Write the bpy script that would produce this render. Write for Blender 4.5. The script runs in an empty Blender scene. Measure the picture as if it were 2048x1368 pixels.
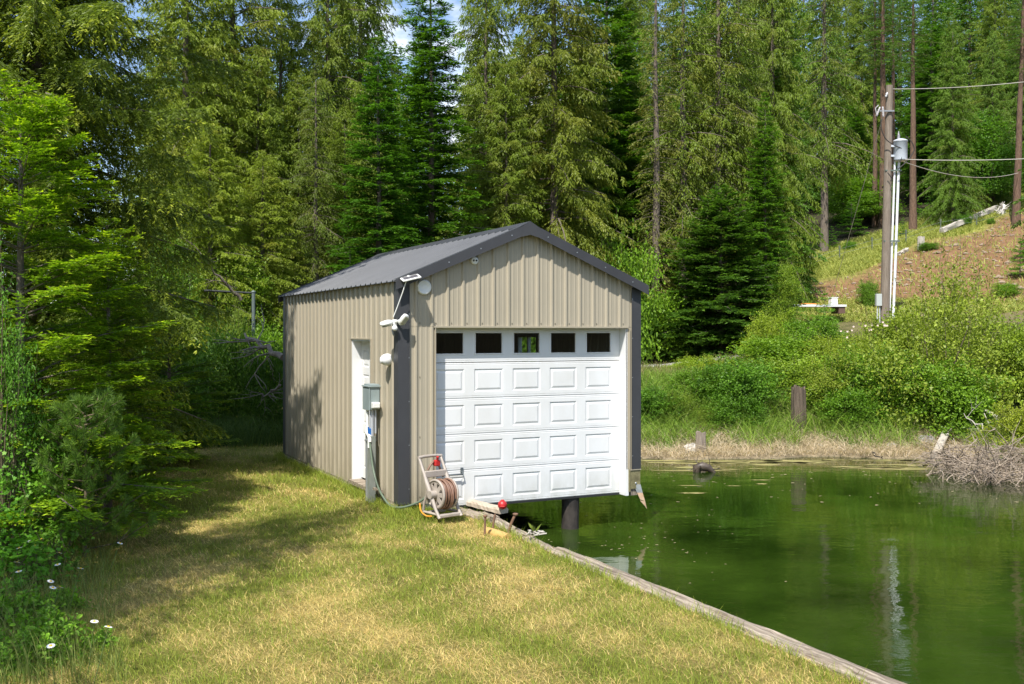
import bpy, math, random
import numpy as np
from mathutils import Vector, Matrix
random.seed(7)
rng = np.random.default_rng(11)
SC = bpy.context.scene
COL = SC.collection
R = math.radians

# ------------------------------------------------------------------ camera, sky, sun, exposure
CAMZ, FPX, HZ = 2.88, 2016.0, 665.0          # eye height above the water, focal length and horizon row in photo pixels
cam = bpy.data.cameras.new('camera')
cam.sensor_width = 36.0
cam.lens = FPX / 2048 * 36.0
cam.shift_y = -(684 - HZ) / 2048
cam.clip_end = 2000
co = bpy.data.objects.new('camera', cam)
co.location = (0, 0, CAMZ)
co.rotation_euler = (R(90), 0, 0)
COL.objects.link(co)
SC.camera = co

SUN_EL = R(54.5)
SUN_H = Vector((0.347, 0.938))               # the way the light travels over the ground
world = bpy.data.worlds.new('World')
SC.world = world
world.use_nodes = True
wt = world.node_tree
wn = wt.nodes
sky = wn.new('ShaderNodeTexSky')
sky.sky_type = 'NISHITA'
sky.sun_disc = False
sky.sun_elevation = SUN_EL
sky.sun_rotation = math.pi + 0.354
sky.altitude = 600
tc = wn.new('ShaderNodeTexCoord')
cn = wn.new('ShaderNodeTexNoise'); cn.inputs['Scale'].default_value = 3.2; cn.inputs['Detail'].default_value = 8
cn.inputs['Roughness'].default_value = 0.6
mp = wn.new('ShaderNodeMapping'); mp.inputs['Scale'].default_value = (1, 1, 2.2)
wt.links.new(tc.outputs['Generated'], mp.inputs['Vector'])
wt.links.new(mp.outputs['Vector'], cn.inputs['Vector'])
cr = wn.new('ShaderNodeValToRGB')
cr.color_ramp.elements[0].position = 0.53; cr.color_ramp.elements[1].position = 0.64
wt.links.new(cn.outputs['Fac'], cr.inputs['Fac'])
mx = wn.new('ShaderNodeMix'); mx.data_type = 'RGBA'
mx.inputs[7].default_value = (6.5, 6.7, 7.0, 1)
wt.links.new(cr.outputs['Color'], mx.inputs[0])
wt.links.new(sky.outputs['Color'], mx.inputs[6])
wt.links.new(mx.outputs[2], wn['Background'].inputs['Color'])
wn['Background'].inputs['Strength'].default_value = 0.15

sl = bpy.data.lights.new('sun', 'SUN')
sl.energy = 5.0
sl.angle = R(0.53)
sl.color = (1.0, 0.955, 0.88)
so = bpy.data.objects.new('sun', sl)
so.rotation_euler = Vector((SUN_H.x * math.cos(SUN_EL), SUN_H.y * math.cos(SUN_EL), -math.sin(SUN_EL))).to_track_quat('-Z', 'Y').to_euler()
COL.objects.link(so)
SC.view_settings.view_transform = 'Standard'
SC.view_settings.look = 'None'
SC.view_settings.gamma = 1.0
SC.view_settings.exposure = 0.54
SC.cycles.max_bounces = 7
SC.cycles.diffuse_bounces = 3
SC.cycles.transmission_bounces = 4
SC.cycles.use_denoising = True

# ------------------------------------------------------------------ helpers
def tag(o, label=None, cat=None, group=None, kind=None):
    if label: o['label'] = label
    if cat: o['category'] = cat
    if group: o['group'] = group
    if kind: o['kind'] = kind
    return o

def empty(name, loc=(0, 0, 0), rz=0.0, label=None, cat=None, group=None):
    o = bpy.data.objects.new(name, None)
    o.empty_display_size = 0.2
    o.location = loc; o.rotation_euler = (0, 0, rz)
    COL.objects.link(o)
    return tag(o, label, cat, group)

class MB:
    """collects shapes for one mesh"""
    def __init__(s):
        s.v = []; s.f = []; s.sm = []; s.mi = []
    def add(s, vs, fs, smooth=False, mi=0):
        o = len(s.v)
        s.v += [tuple(p) for p in vs]
        for f in fs:
            s.f.append([i + o for i in f]); s.sm.append(smooth); s.mi.append(mi)
    def quad(s, a, b, c, d, mi=0): s.add([a, b, c, d], [(0, 1, 2, 3)], False, mi)
    def box(s, a, b, M=None, bev=0.0, mi=0):
        x0, y0, z0 = a; x1, y1, z1 = b
        if bev:
            e = bev; vs = []; 
            for z, i in ((z0, e), (z0 + e, 0), (z1 - e, 0), (z1, e)):
                k = i
                for (x, y) in ((x0 + e + k, y0 + k), (x1 - e - k, y0 + k), (x1 - k, y0 + e + k), (x1 - k, y1 - e - k),
                               (x1 - e - k, y1 - k), (x0 + e + k, y1 - k), (x0 + k, y1 - e - k), (x0 + k, y0 + e + k)):
                    vs.append(Vector((x, y, z)))
            fs = [tuple(range(7, -1, -1)), tuple(range(24, 32))]
            for r in range(3):
                for k in range(8):
                    fs.append((r * 8 + k, r * 8 + (k + 1) % 8, r * 8 + 8 + (k + 1) % 8, r * 8 + 8 + k))
        else:
            vs = [Vector(p) for p in ((x0, y0, z0), (x1, y0, z0), (x1, y1, z0), (x0, y1, z0), (x0, y0, z1), (x1, y0, z1), (x1, y1, z1), (x0, y1, z1))]
            fs = [(0, 3, 2, 1), (4, 5, 6, 7), (0, 1, 5, 4), (1, 2, 6, 5), (2, 3, 7, 6), (3, 0, 4, 7)]
        if M is not None: vs = [M @ p for p in vs]
        s.add(vs, fs, False, mi)
    def tube(s, pts, rad, n=8, cap=True, mi=0, smooth=True, squash=1.0):
        pts = [Vector(p) for p in pts]
        if not hasattr(rad, '__len__'): rad = [rad] * len(pts)
        vs = []; up = None
        for i, p in enumerate(pts):
            t = (pts[min(i + 1, len(pts) - 1)] - pts[max(i - 1, 0)])
            t = t.normalized() if t.length > 1e-9 else Vector((0, 0, 1))
            if up is None:
                up = Vector((1, 0, 0)) if abs(t.x) < 0.8 else Vector((0, 1, 0))
            a = (up - t * up.dot(t))
            a = a.normalized() if a.length > 1e-6 else t.orthogonal().normalized()
            up = a
            b = t.cross(a)
            for k in range(n):
                th = 2 * math.pi * k / n
                vs.append(p + a * math.cos(th) * rad[i] + b * math.sin(th) * rad[i] * squash)
        fs = []
        for i in range(len(pts) - 1):
            for k in range(n):
                fs.append((i * n + k, i * n + (k + 1) % n, (i + 1) * n + (k + 1) % n, (i + 1) * n + k))
        s.add(vs, fs, smooth, mi)
        if cap:
            m = len(pts) - 1
            s.add(vs[:n], [tuple(range(n - 1, -1, -1))], False, mi)
            s.add(vs[m * n:], [tuple(range(n))], False, mi)
    def lathe(s, prof, M=None, n=20, mi=0, smooth=True):
        vs = []
        for r, z in prof:
            for k in range(n):
                th = 2 * math.pi * k / n
                p = Vector((r * math.cos(th), r * math.sin(th), z))
                vs.append(M @ p if M is not None else p)
        fs = []
        for i in range(len(prof) - 1):
            for k in range(n):
                fs.append((i * n + k, i * n + (k + 1) % n, (i + 1) * n + (k + 1) % n, (i + 1) * n + k))
        s.add(vs, fs, smooth, mi)
    def build(s, name, mats, parent=None, loc=None):
        me = bpy.data.meshes.new(name)
        me.from_pydata(s.v, [], s.f)
        me.polygons.foreach_set('use_smooth', s.sm)
        if not isinstance(mats, (list, tuple)): mats = [mats]
        for m in mats: me.materials.append(m)
        me.polygons.foreach_set('material_index', s.mi)
        me.update()
        o = bpy.data.objects.new(name, me)
        COL.objects.link(o)
        if parent is not None: o.parent = parent
        if loc is not None: o.location = loc
        return o

def arr_mesh(name, V, F4, mat, col=None, smooth=False):
    """quad mesh from arrays, with a point colour attribute"""
    me = bpy.data.meshes.new(name)
    nv, nf = len(V), len(F4)
    k = F4.shape[1]
    me.vertices.add(nv); me.vertices.foreach_set('co', np.ascontiguousarray(V, dtype=np.float32).ravel())
    me.loops.add(nf * k); me.loops.foreach_set('vertex_index', np.ascontiguousarray(F4, dtype=np.int32).ravel())
    me.polygons.add(nf)
    me.polygons.foreach_set('loop_start', np.arange(0, nf * k, k, dtype=np.int32))
    me.polygons.foreach_set('loop_total', np.full(nf, k, dtype=np.int32))
    if smooth: me.polygons.foreach_set('use_smooth', np.ones(nf, dtype=bool))
    if col is not None:
        a = me.attributes.new('col', 'FLOAT_COLOR', 'POINT')
        c = np.ones((nv, 4), dtype=np.float32); c[:, :3] = col
        a.data.foreach_set('color', c.ravel())
    me.materials.append(mat)
    me.update(calc_edges=True)
    return me

def mesh_obj(name, me, parent=None):
    o = bpy.data.objects.new(name, me); COL.objects.link(o)
    if parent is not None: o.parent = parent
    return o

def copy_tree(o, parent=None):
    c = o.copy(); COL.objects.link(c)
    if parent is not None: c.parent = parent
    for ch in list(o.children): copy_tree(ch, c)
    return c

def nrm(a): return a / np.maximum(np.linalg.norm(a, axis=-1, keepdims=True), 1e-9)

def lerp(a, b, t): return np.asarray(a) + (np.asarray(b) - np.asarray(a)) * np.asarray(t)[..., None]

class Leaves:
    def __init__(s): s.V = []; s.C = []
    def add(s, base, d, nor, L, W, col, mid=0.45, curl=0.0):
        d = nrm(d); side = nrm(np.cross(d, nor)); up = np.cross(side, d)
        L = np.asarray(L)[:, None] * np.ones((len(base), 1)); W = np.asarray(W)[:, None] * np.ones((len(base), 1))
        m = base + d * L * mid + up * L * curl
        q = np.stack([base, m + side * W * .5, base + d * L, m - side * W * .5], axis=1)
        s.V.append(q.reshape(-1, 3)); s.C.append(np.repeat(col, 4, axis=0))
    def leaf6(s, base, d, nor, L, W, col, fold=0.25, curl=0.1):
        """folded leaf: two quads along a midrib"""
        d = nrm(d); side = nrm(np.cross(d, nor)); up = np.cross(side, d)
        L = np.asarray(L)[:, None] * np.ones((len(base), 1)); W = np.asarray(W)[:, None] * np.ones((len(base), 1))
        tip = base + d * L - up * L * curl
        for sg in (1, -1):
            a = base + d * L * .3 + side * sg * W * .5 + up * W * fold
            b = base + d * L * .72 + side * sg * W * .42 + up * (W * fold - L * curl * .4)
            q = np.stack([base, a, b, tip], axis=1)
            s.V.append(q.reshape(-1, 3)); s.C.append(np.repeat(col * (1.0 if sg > 0 else 0.93), 4, axis=0))
    def mesh(s, name, mat):
        V = np.concatenate(s.V); C = np.concatenate(s.C) * np.array((1.66, 1.86, .95))
        F = np.arange(len(V), dtype=np.int32).reshape(-1, 4)
        return arr_mesh(name, V, F, mat, C)

# ------------------------------------------------------------------ materials
def mat(name, col, rough=0.6, metal=0.0, spec=0.5, noise=None, bump=None, coat=0.0):
    m = bpy.data.materials.new(name); m.use_nodes = True
    nt = m.node_tree; b = nt.nodes['Principled BSDF']
    b.inputs['Base Color'].default_value = (*col, 1); b.inputs['Roughness'].default_value = rough
    b.inputs['Metallic'].default_value = metal; b.inputs['Specular IOR Level'].default_value = spec
    tcn = nt.nodes.new('ShaderNodeTexCoord')
    if noise:                     # (scale, second colour, low, high[, stretch])
        n = nt.nodes.new('ShaderNodeTexNoise'); n.inputs['Scale'].default_value = noise[0]; n.inputs['Detail'].default_value = 6
        n.inputs['Roughness'].default_value = 0.65
        mpn = nt.nodes.new('ShaderNodeMapping')
        mpn.inputs['Scale'].default_value = noise[4] if len(noise) > 4 else (1, 1, 1)
        nt.links.new(tcn.outputs['Object'], mpn.inputs[0]); nt.links.new(mpn.outputs[0], n.inputs['Vector'])
        r = nt.nodes.new('ShaderNodeValToRGB')
        r.color_ramp.elements[0].position = noise[2]; r.color_ramp.elements[1].position = noise[3]
        r.color_ramp.elements[0].color = (*col, 1); r.color_ramp.elements[1].color = (*noise[1], 1)
        nt.links.new(n.outputs['Fac'], r.inputs['Fac']); nt.links.new(r.outputs['Color'], b.inputs['Base Color'])
    if bump:                      # (scale, strength, distance[, stretch])
        n2 = nt.nodes.new('ShaderNodeTexNoise'); n2.inputs['Scale'].default_value = bump[0]; n2.inputs['Detail'].default_value = 8
        mp2 = nt.nodes.new('ShaderNodeMapping'); mp2.inputs['Scale'].default_value = bump[3] if len(bump) > 3 else (1, 1, 1)
        nt.links.new(tcn.outputs['Object'], mp2.inputs[0]); nt.links.new(mp2.outputs[0], n2.inputs['Vector'])
        bp = nt.nodes.new('ShaderNodeBump'); bp.inputs['Strength'].default_value = bump[1]; bp.inputs['Distance'].default_value = bump[2]
        nt.links.new(n2.outputs['Fac'], bp.inputs['Height']); nt.links.new(bp.outputs[0], b.inputs['Normal'])
    return m

def foliage_mat(name, trans=0.3, rough=0.5, spec=0.35):
    m = bpy.data.materials.new(name); m.use_nodes = True
    nt = m.node_tree; b = nt.nodes['Principled BSDF']; out = nt.nodes['Material Output']
    a = nt.nodes.new('ShaderNodeAttribute'); a.attribute_name = 'col'
    oi = nt.nodes.new('ShaderNodeObjectInfo')
    mu = nt.nodes.new('ShaderNodeMix'); mu.data_type = 'RGBA'; mu.blend_type = 'MULTIPLY'; mu.inputs[0].default_value = 1
    nt.links.new(a.outputs['Color'], mu.inputs[6]); nt.links.new(oi.outputs['Color'], mu.inputs[7])
    nt.links.new(mu.outputs[2], b.inputs['Base Color'])
    b.inputs['Roughness'].default_value = rough; b.inputs['Specular IOR Level'].default_value = spec
    tr = nt.nodes.new('ShaderNodeBsdfTranslucent')
    h = nt.nodes.new('ShaderNodeMix'); h.data_type = 'RGBA'; h.blend_type = 'MULTIPLY'; h.inputs[0].default_value = 1
    h.inputs[7].default_value = (1.25, 1.3, 0.6, 1)
    nt.links.new(mu.outputs[2], h.inputs[6]); nt.links.new(h.outputs[2], tr.inputs['Color'])
    ms = nt.nodes.new('ShaderNodeMixShader'); ms.inputs[0].default_value = trans
    nt.links.new(b.outputs[0], ms.inputs[1]); nt.links.new(tr.outputs[0], ms.inputs[2])
    nt.links.new(ms.outputs[0], out.inputs['Surface'])
    return m

M_FOL = foliage_mat('foliage', .38)
M_GRASS = foliage_mat('grass_blades', 0.25, 0.6, 0.25)
M_BARK = mat('bark', (0.11, 0.085, 0.065), 0.95, noise=(9, (0.20, 0.165, 0.13), 0.35, 0.7, (3, 3, .5)), bump=(14, 0.8, 0.03, (3, 3, .4)))
M_BARKR = mat('pine_bark', (0.085, 0.05, 0.033), 0.95, noise=(5, (0.20, 0.125, 0.08), 0.35, 0.7, (3, 3, .5)), bump=(9, 0.9, 0.05, (3, 3, .4)))
M_TWIG = mat('dead_twig', (.14, .115, .09), .9, noise=(14, (.27, .235, .19), .35, .7))
M_STEM = mat('stem', (0.13, 0.10, 0.06), 0.9)

# ------------------------------------------------------------------ where things are
BO = Vector((-1.494, 13.336)); YAW = 0.458; BZ = CAMZ - 2.295
CY, SY = math.cos(YAW), math.sin(YAW)
W_, L_, HE = 3.762, 6.30, 2.857
def to_b(x, y):
    dx, dy = x - BO.x, y - BO.y
    return dx * CY + dy * SY, -dx * SY + dy * CY
def from_b(bx, by, z=0.0): return Vector((BO.x + bx * CY - by * SY, BO.y + bx * SY + by * CY, z))

def edge_bx(by):                              # lawn's edge at the timber wall
    return 0.98 if by > -0.4 else 0.98 - 0.24 * min(1.0, (-0.4 - by) / 3.2)
def sstep(a, b, x):
    t = min(1.0, max(0.0, (x - a) / (b - a))); return t * t * (3 - 2 * t)
def wob(x, y): return math.sin(x * .9 + y * .4) * .5 + math.sin(x * .37 - y * .71 + 2) * .5

def shore_d(x, y):
    """metres beyond the lake's edge (negative in the lake)"""
    bx, by = to_b(x, y)
    ys = 23.0 + 0.25 * math.sin(x * 1.1) + 0.12 * math.sin(x * 2.7 + 1) - (0.9 if x < -3 else 0)
    xs = 9.6 + 0.35 * math.sin(y * .8) + max(0.0, 15 - y) * .25 + max(0, y - 21) * .2
    return max(edge_bx(by) - bx, y - ys, x - xs)

def lawn_z(x, y):
    bx, by = to_b(x, y)
    z = BZ - 0.05 + 0.025 * wob(x * 1.3, y * 1.1) - 0.10 * sstep(-0.5, 0.9, bx) * sstep(2, -1.5, by)
    z += 0.25 * sstep(-6, -12, bx)
    return z

def ground_h(x, y):
    bx, by = to_b(x, y)
    d = shore_d(x, y)
    far = sstep(21.0, 25.0, y)
    plain = 1.45 + 0.15 * max(0.0, x - 6) + (0.06 + 0.16 * sstep(-10, 14, x)) * max(0.0, y - 44) + .035 * max(0, x - 18) * min(1, max(0, (y - 44) / 30))
    if y > 120: plain -= 0.10 * (y - 120)
    if d < 0:
        return -0.10 - 0.55 * min(1.6, -d) if (y > 15 or x > 5) else -1.0
    land_l = lawn_z(x, y) - 0.25
    bank = 0.02 + 0.10 * min(d, .8) / .8 + 1.25 * sstep(.6, 5.0, d) + (plain - 1.37) * sstep(4.0, 14.0, d)
    bank += 0.08 * wob(x * 1.7, y * 1.9) * sstep(0.5, 2, d)
    if bx < edge_bx(by) and by < 22:           # land on the lawn's side
        t = sstep(9.0, 17.0, by)
        side = land_l * (1 - t) + (plain + .1 * wob(x, y)) * t
        return side
    return bank

def hit(px, py):
    """ground point behind a photo pixel"""
    dx, dz = (px - 1024) / FPX, (HZ - py) / FPX
    y = 4.0
    while y < 260:
        x, z = dx * y, CAMZ + dz * y
        g = max(ground_h(x, y), 0.0)
        bx, by = to_b(x, y)
        if bx < edge_bx(by) and by < 10: g = max(g, lawn_z(x, y))
        if z <= g: return Vector((x, y, g))
        y += 0.04 if y < 40 else .15
    return Vector((dx * y, y, CAMZ + dz * y))
def at(px, y, py): return Vector(((px - 1024) / FPX * y, y, CAMZ + (HZ - py) / FPX * y))
def surf(x, y):
    bx, by = to_b(x, y)
    return max(lawn_z(x, y), ground_h(x, y)) if (bx < edge_bx(by) and by < 10.5) else ground_h(x, y)

# ------------------------------------------------------------------ ground, lawn, water, road
def ground_mat():
    m = bpy.data.materials.new('ground'); m.use_nodes = True
    nt = m.node_tree; b = nt.nodes['Principled BSDF']; b.inputs['Roughness'].default_value = 0.95; b.inputs['Specular IOR Level'].default_value = .1
    a = nt.nodes.new('ShaderNodeAttribute'); a.attribute_name = 'col'
    tcn = nt.nodes.new('ShaderNodeTexCoord')
    n = nt.nodes.new('ShaderNodeTexNoise'); n.inputs['Scale'].default_value = 1.6; n.inputs['Detail'].default_value = 12; n.inputs['Roughness'].default_value = .75
    nt.links.new(tcn.outputs['Object'], n.inputs['Vector'])
    r = nt.nodes.new('ShaderNodeValToRGB'); r.color_ramp.elements[0].position = .3; r.color_ramp.elements[1].position = .72
    r.color_ramp.elements[0].color = (.5, .5, .48, 1); r.color_ramp.elements[1].color = (1.45, 1.42, 1.35, 1)
    nt.links.new(n.outputs['Fac'], r.inputs['Fac'])
    mu = nt.nodes.new('ShaderNodeMix'); mu.data_type = 'RGBA'; mu.blend_type = 'MULTIPLY'; mu.inputs[0].default_value = 1
    nt.links.new(a.outputs['Color'], mu.inputs[6]); nt.links.new(r.outputs['Color'], mu.inputs[7])
    nt.links.new(mu.outputs[2], b.inputs['Base Color'])
    n2 = nt.nodes.new('ShaderNodeTexNoise'); n2.inputs['Scale'].default_value = 9; n2.inputs['Detail'].default_value = 9; n2.inputs['Roughness'].default_value = .7
    nt.links.new(tcn.outputs['Object'], n2.inputs['Vector'])
    bp = nt.nodes.new('ShaderNodeBump'); bp.inputs['Strength'].default_value = 1; bp.inputs['Distance'].default_value = .12
    nt.links.new(n2.outputs['Fac'], bp.inputs['Height']); nt.links.new(bp.outputs[0], b.inputs['Normal'])
    return m
M_GROUND = ground_mat()

def hill_zone(x, y):
    """0 forest floor, 1 grass of the slope, 2 bare dirt"""
    if x < 9 or y < 40 or y > 100: return 0
    px = 1024 + FPX * x / y
    z = ground_h(x, y); py = HZ - FPX * (z - CAMZ) / y
    top = 525 - (px - 1580) * 0.305              # line where the trees start
    dirt = 590 - (px - 1580) * 0.36 + 8 * math.sin(px * .03)
    return py, top, dirt

def hz_col(x, y):
    q = hill_zone(x, y)
    F = np.array((.055, .05, .03)); G = np.array((.25, .28, .06)); D = np.array((.255, .15, .085))
    w = 0.5 + .5 * math.sin(x * .8 + math.sin(y * .9)) * math.cos(y * .6)
    if q == 0:
        d = shore_d(x, y)
        if d < 0: return np.array((.10, .095, .045))
        if d < .9 and y > 15: return np.array((.33, .27, .18))
        if d < 9 and y > 15: return np.array((.10, .11, .04))
        if 36 < y < 41 and x > 0: return np.array((.22, .19, .10))
        return F
    py, top, dirt = q
    if py > 640 : return np.array((.16, .15, .07))
    k = sstep(-14, 14, py - dirt + 14 * (w - .5))
    c = G * (1 - k) + D * k
    k2 = sstep(-10, 14, py - top)
    low = sstep(600, 640, py)
    c = c * (1 - low) + np.array((.20, .19, .09)) * low
    return F * (1 - k2) + c * k2

def axis(vals):
    out = [vals[0][0]]
    for a, b, st in vals:
        n = max(1, round((b - a) / st)); out += [a + (b - a) * (i + 1) / n for i in range(n)]
    return out
xs = axis([(-400, -60, 20), (-60, -20, 2.5), (-20, -6, .8), (-6, 14, .22), (14, 50, .7), (50, 90, 3), (90, 400, 20)])
ys = axis([(-120, -20, 12), (-20, 14, 1.2), (14, 21, .5), (21, 30, .2), (30, 44, .5), (44, 100, .8), (100, 160, 5), (160, 600, 25)])
nx, ny = len(xs), len(ys)
GV = np.array([(x, y, ground_h(x, y)) for y in ys for x in xs])
GC = np.array([hz_col(x, y) for y in ys for x in xs])
ii = np.arange(nx * ny).reshape(ny, nx)
GF = np.stack([ii[:-1, :-1], ii[:-1, 1:], ii[1:, 1:], ii[1:, :-1]], axis=-1).reshape(-1, 4)
tag(mesh_obj('ground', arr_mesh('ground', GV, GF, M_GROUND, GC, True)), kind='structure')

def lawn_dry(x, y):
    """1 straw, 0 green; lies in the turf itself"""
    v = 0.5 + .28 * math.sin(x * 1.7 + 1.3 * math.sin(y * .9)) * math.cos(y * 1.3 + math.sin(x * 1.1)) + .22 * math.sin(x * 3.9 + y * 2.2 + 2 * math.sin(y * 1.7)) + .12 * math.sin(x * 8.1 - y * 6.3)
    bx, by = to_b(x, y)
    v += -.13 + .15 * sstep(-2, -7, by) - .10 * sstep(-1.0, .6, by) - .35 * sstep(.45, 0, abs(bx + .1) if 0 < by < 6.3 else 9)
    return min(1, max(0, v))
V = []; C = []
bys = axis([(-24, -13, 1.0), (-13, 0, .12), (0, 10.5, .25)])
bt = axis([(-20, -9, 1.0), (-9, -6, .4), (-6, 0, .12)])
for by in bys:
    e = edge_bx(by)
    for t in bt:
        bx = e + t
        p = from_b(bx, by); z = lawn_z(p.x, p.y)
        k = lawn_dry(p.x, p.y)
        V.append((p.x, p.y, z)); C.append(np.array((.19, .20, .04)) * (1 - k) + np.array((.45, .36, .13)) * k)
    p = from_b(e + .001, by); V.append((p.x, p.y, -.9)); C.append((.08, .06, .04))
nb_ = len(bt) + 1
ii = np.arange(len(V)).reshape(len(bys), nb_)
F = np.stack([ii[:-1, :-1], ii[:-1, 1:], ii[1:, 1:], ii[1:, :-1]], axis=-1).reshape(-1, 4)
tag(mesh_obj('lawn', arr_mesh('lawn', np.array(V), F, M_GROUND, np.array(C), True)), kind='structure')

def water_mat():
    m = bpy.data.materials.new('lake_water'); m.use_nodes = True
    nt = m.node_tree; b = nt.nodes['Principled BSDF']
    b.inputs['Roughness'].default_value = .02; b.inputs['IOR'].default_value = 1.36
    tcn = nt.nodes.new('ShaderNodeTexCoord')
    n = nt.nodes.new('ShaderNodeTexNoise'); n.inputs['Scale'].default_value = .45; n.inputs['Detail'].default_value = 4
    nt.links.new(tcn.outputs['Object'], n.inputs['Vector'])
    r = nt.nodes.new('ShaderNodeValToRGB'); r.color_ramp.elements[0].position = .35; r.color_ramp.elements[1].position = .7
    r.color_ramp.elements[0].color = (.007, .016, .002, 1); r.color_ramp.elements[1].color = (.033, .062, .007, 1)
    nt.links.new(n.outputs['Fac'], r.inputs['Fac']); nt.links.new(r.outputs['Color'], b.inputs['Base Color'])
    def nz(scale, st, det):
        mpn = nt.nodes.new('ShaderNodeMapping'); mpn.inputs['Scale'].default_value = st
        q = nt.nodes.new('ShaderNodeTexNoise'); q.inputs['Scale'].default_value = scale; q.inputs['Detail'].default_value = det
        nt.links.new(tcn.outputs['Object'], mpn.inputs[0]); nt.links.new(mpn.outputs[0], q.inputs['Vector'])
        return q
    a1 = nz(1.1, (1, 1.6, 1), 2); a2 = nz(6, (1, 1.8, 1), 3)
    ad = nt.nodes.new('ShaderNodeMath'); ad.operation = 'MULTIPLY_ADD'; ad.inputs[1].default_value = .16
    nt.links.new(a2.outputs['Fac'], ad.inputs[0]); nt.links.new(a1.outputs['Fac'], ad.inputs[2])
    bp = nt.nodes.new('ShaderNodeBump'); bp.inputs['Strength'].default_value = .5; bp.inputs['Distance'].default_value = .017
    nt.links.new(ad.outputs[0], bp.inputs['Height']); nt.links.new(bp.outputs[0], b.inputs['Normal'])
    return m
w = MB(); w.quad((-9, -25, 0), (40, -25, 0), (40, 26, 0), (-9, 26, 0))
tag(w.build('water', water_mat()), kind='structure')

M_ASPH = mat('asphalt', (.30, .29, .28), .9, noise=(20, (.40, .39, .37), .3, .7))
w = MB(); RX = [-30, -18, -8, -2, 2, 6, 9]
for i in range(len(RX) - 1):
    a, b = RX[i], RX[i + 1]
    za = max(ground_h(a, 37.2), ground_h(a, 39.6)) + .10; zb = max(ground_h(b, 37.2), ground_h(b, 39.6)) + .10
    w.quad((a, 37.2, za), (b, 37.2, zb), (b, 39.8, zb + .03), (a, 39.8, za + .03))
tag(w.build('road', M_ASPH), kind='structure')
# ------------------------------------------------------------------ boathouse
M_BEIGE = mat('beige_siding', (.345, .305, .228), .42, noise=(1.2, (.38, .335, .252), .3, .7), spec=.4)
M_DARK = mat('charcoal_trim', (.044, .045, .049), .45, spec=.3, noise=(2, (.056, .057, .062), .3, .7))
M_ROOF = mat('charcoal_roof', (.080, .083, .089), .40, spec=.5, noise=(1.3, (.105, .108, .115), .3, .7))
M_WHITE = mat('white_paint', (.72, .725, .725), .42, noise=(1.7, (.66, .655, .63), .45, .85, (1, 1, .6)), bump=(2.2, .12, .01))
M_WHITE2 = mat('white_plastic', (.74, .74, .71), .35)
M_SCREW = mat('screw', (.16, .14, .11), .4, metal=.3)
M_BLACK = mat('black_rubber', (.02, .02, .02), .6)
M_METAL = mat('galvanised', (.36, .38, .39), .45, metal=.6)
M_WOODG = mat('weathered_wood', (.12, .088, .06), .9, noise=(4, (.42, .35, .27), .36, .62, (.35, 7, 7)), bump=(8, 1.0, .03, (.25, 6, 6)))
M_WOODZ = mat('weathered_post', (.16, .125, .095), .95, noise=(6, (.34, .29, .23), .3, .75, (6, 6, .6)), bump=(9, .9, .03, (6, 6, .5)))
M_PILE = mat('piling', (.022, .018, .015), .8, noise=(7, (.065, .052, .042), .4, .8, (2, 2, 1)), bump=(8, .6, .02, (3, 3, .6)))

def add_dirt(m, z0, z1, colr, amt, scale=5.0):
    """splashed dirt that thins out upwards from the lower edge"""
    nt = m.node_tree; b = nt.nodes['Principled BSDF']
    src = b.inputs['Base Color'].links[0].from_socket
    t = nt.nodes.new('ShaderNodeTexCoord'); sp_ = nt.nodes.new('ShaderNodeSeparateXYZ'); nt.links.new(t.outputs['Object'], sp_.inputs[0])
    mr = nt.nodes.new('ShaderNodeMapRange'); mr.inputs[1].default_value = z0; mr.inputs[2].default_value = z1; mr.inputs[3].default_value = 1; mr.inputs[4].default_value = 0
    nt.links.new(sp_.outputs[2], mr.inputs[0])
    n = nt.nodes.new('ShaderNodeTexNoise'); n.inputs['Scale'].default_value = scale; n.inputs['Detail'].default_value = 8; n.inputs['Roughness'].default_value = .7
    mp_ = nt.nodes.new('ShaderNodeMapping'); mp_.inputs['Scale'].default_value = (1, 1, .45); nt.links.new(t.outputs['Object'], mp_.inputs[0]); nt.links.new(mp_.outputs[0], n.inputs['Vector'])
    r = nt.nodes.new('ShaderNodeMapRange'); r.inputs[1].default_value = .35; r.inputs[2].default_value = .7; nt.links.new(n.outputs['Fac'], r.inputs[0])
    k = nt.nodes.new('ShaderNodeMath'); k.operation = 'MULTIPLY'; nt.links.new(mr.outputs[0], k.inputs[0]); nt.links.new(r.outputs[0], k.inputs[1])
    k2 = nt.nodes.new('ShaderNodeMath'); k2.operation = 'MULTIPLY'; k2.inputs[1].default_value = amt; nt.links.new(k.outputs[0], k2.inputs[0])
    x = nt.nodes.new('ShaderNodeMix'); x.data_type = 'RGBA'; x.inputs[7].default_value = (*colr, 1)
    nt.links.new(k2.outputs[0], x.inputs[0]); nt.links.new(src, x.inputs[6]); nt.links.new(x.outputs[2], b.inputs['Base Color'])
    return m
M_DOOR = add_dirt(mat('door_paint', (.70, .705, .705), .42, noise=(1.7, (.60, .595, .57), .42, .85, (1, 1, .5)), bump=(2.2, .14, .01)), -.12, .35, (.30, .30, .22), .55)
add_dirt(M_BEIGE, -.05, .55, (.17, .14, .09), .7)
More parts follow.
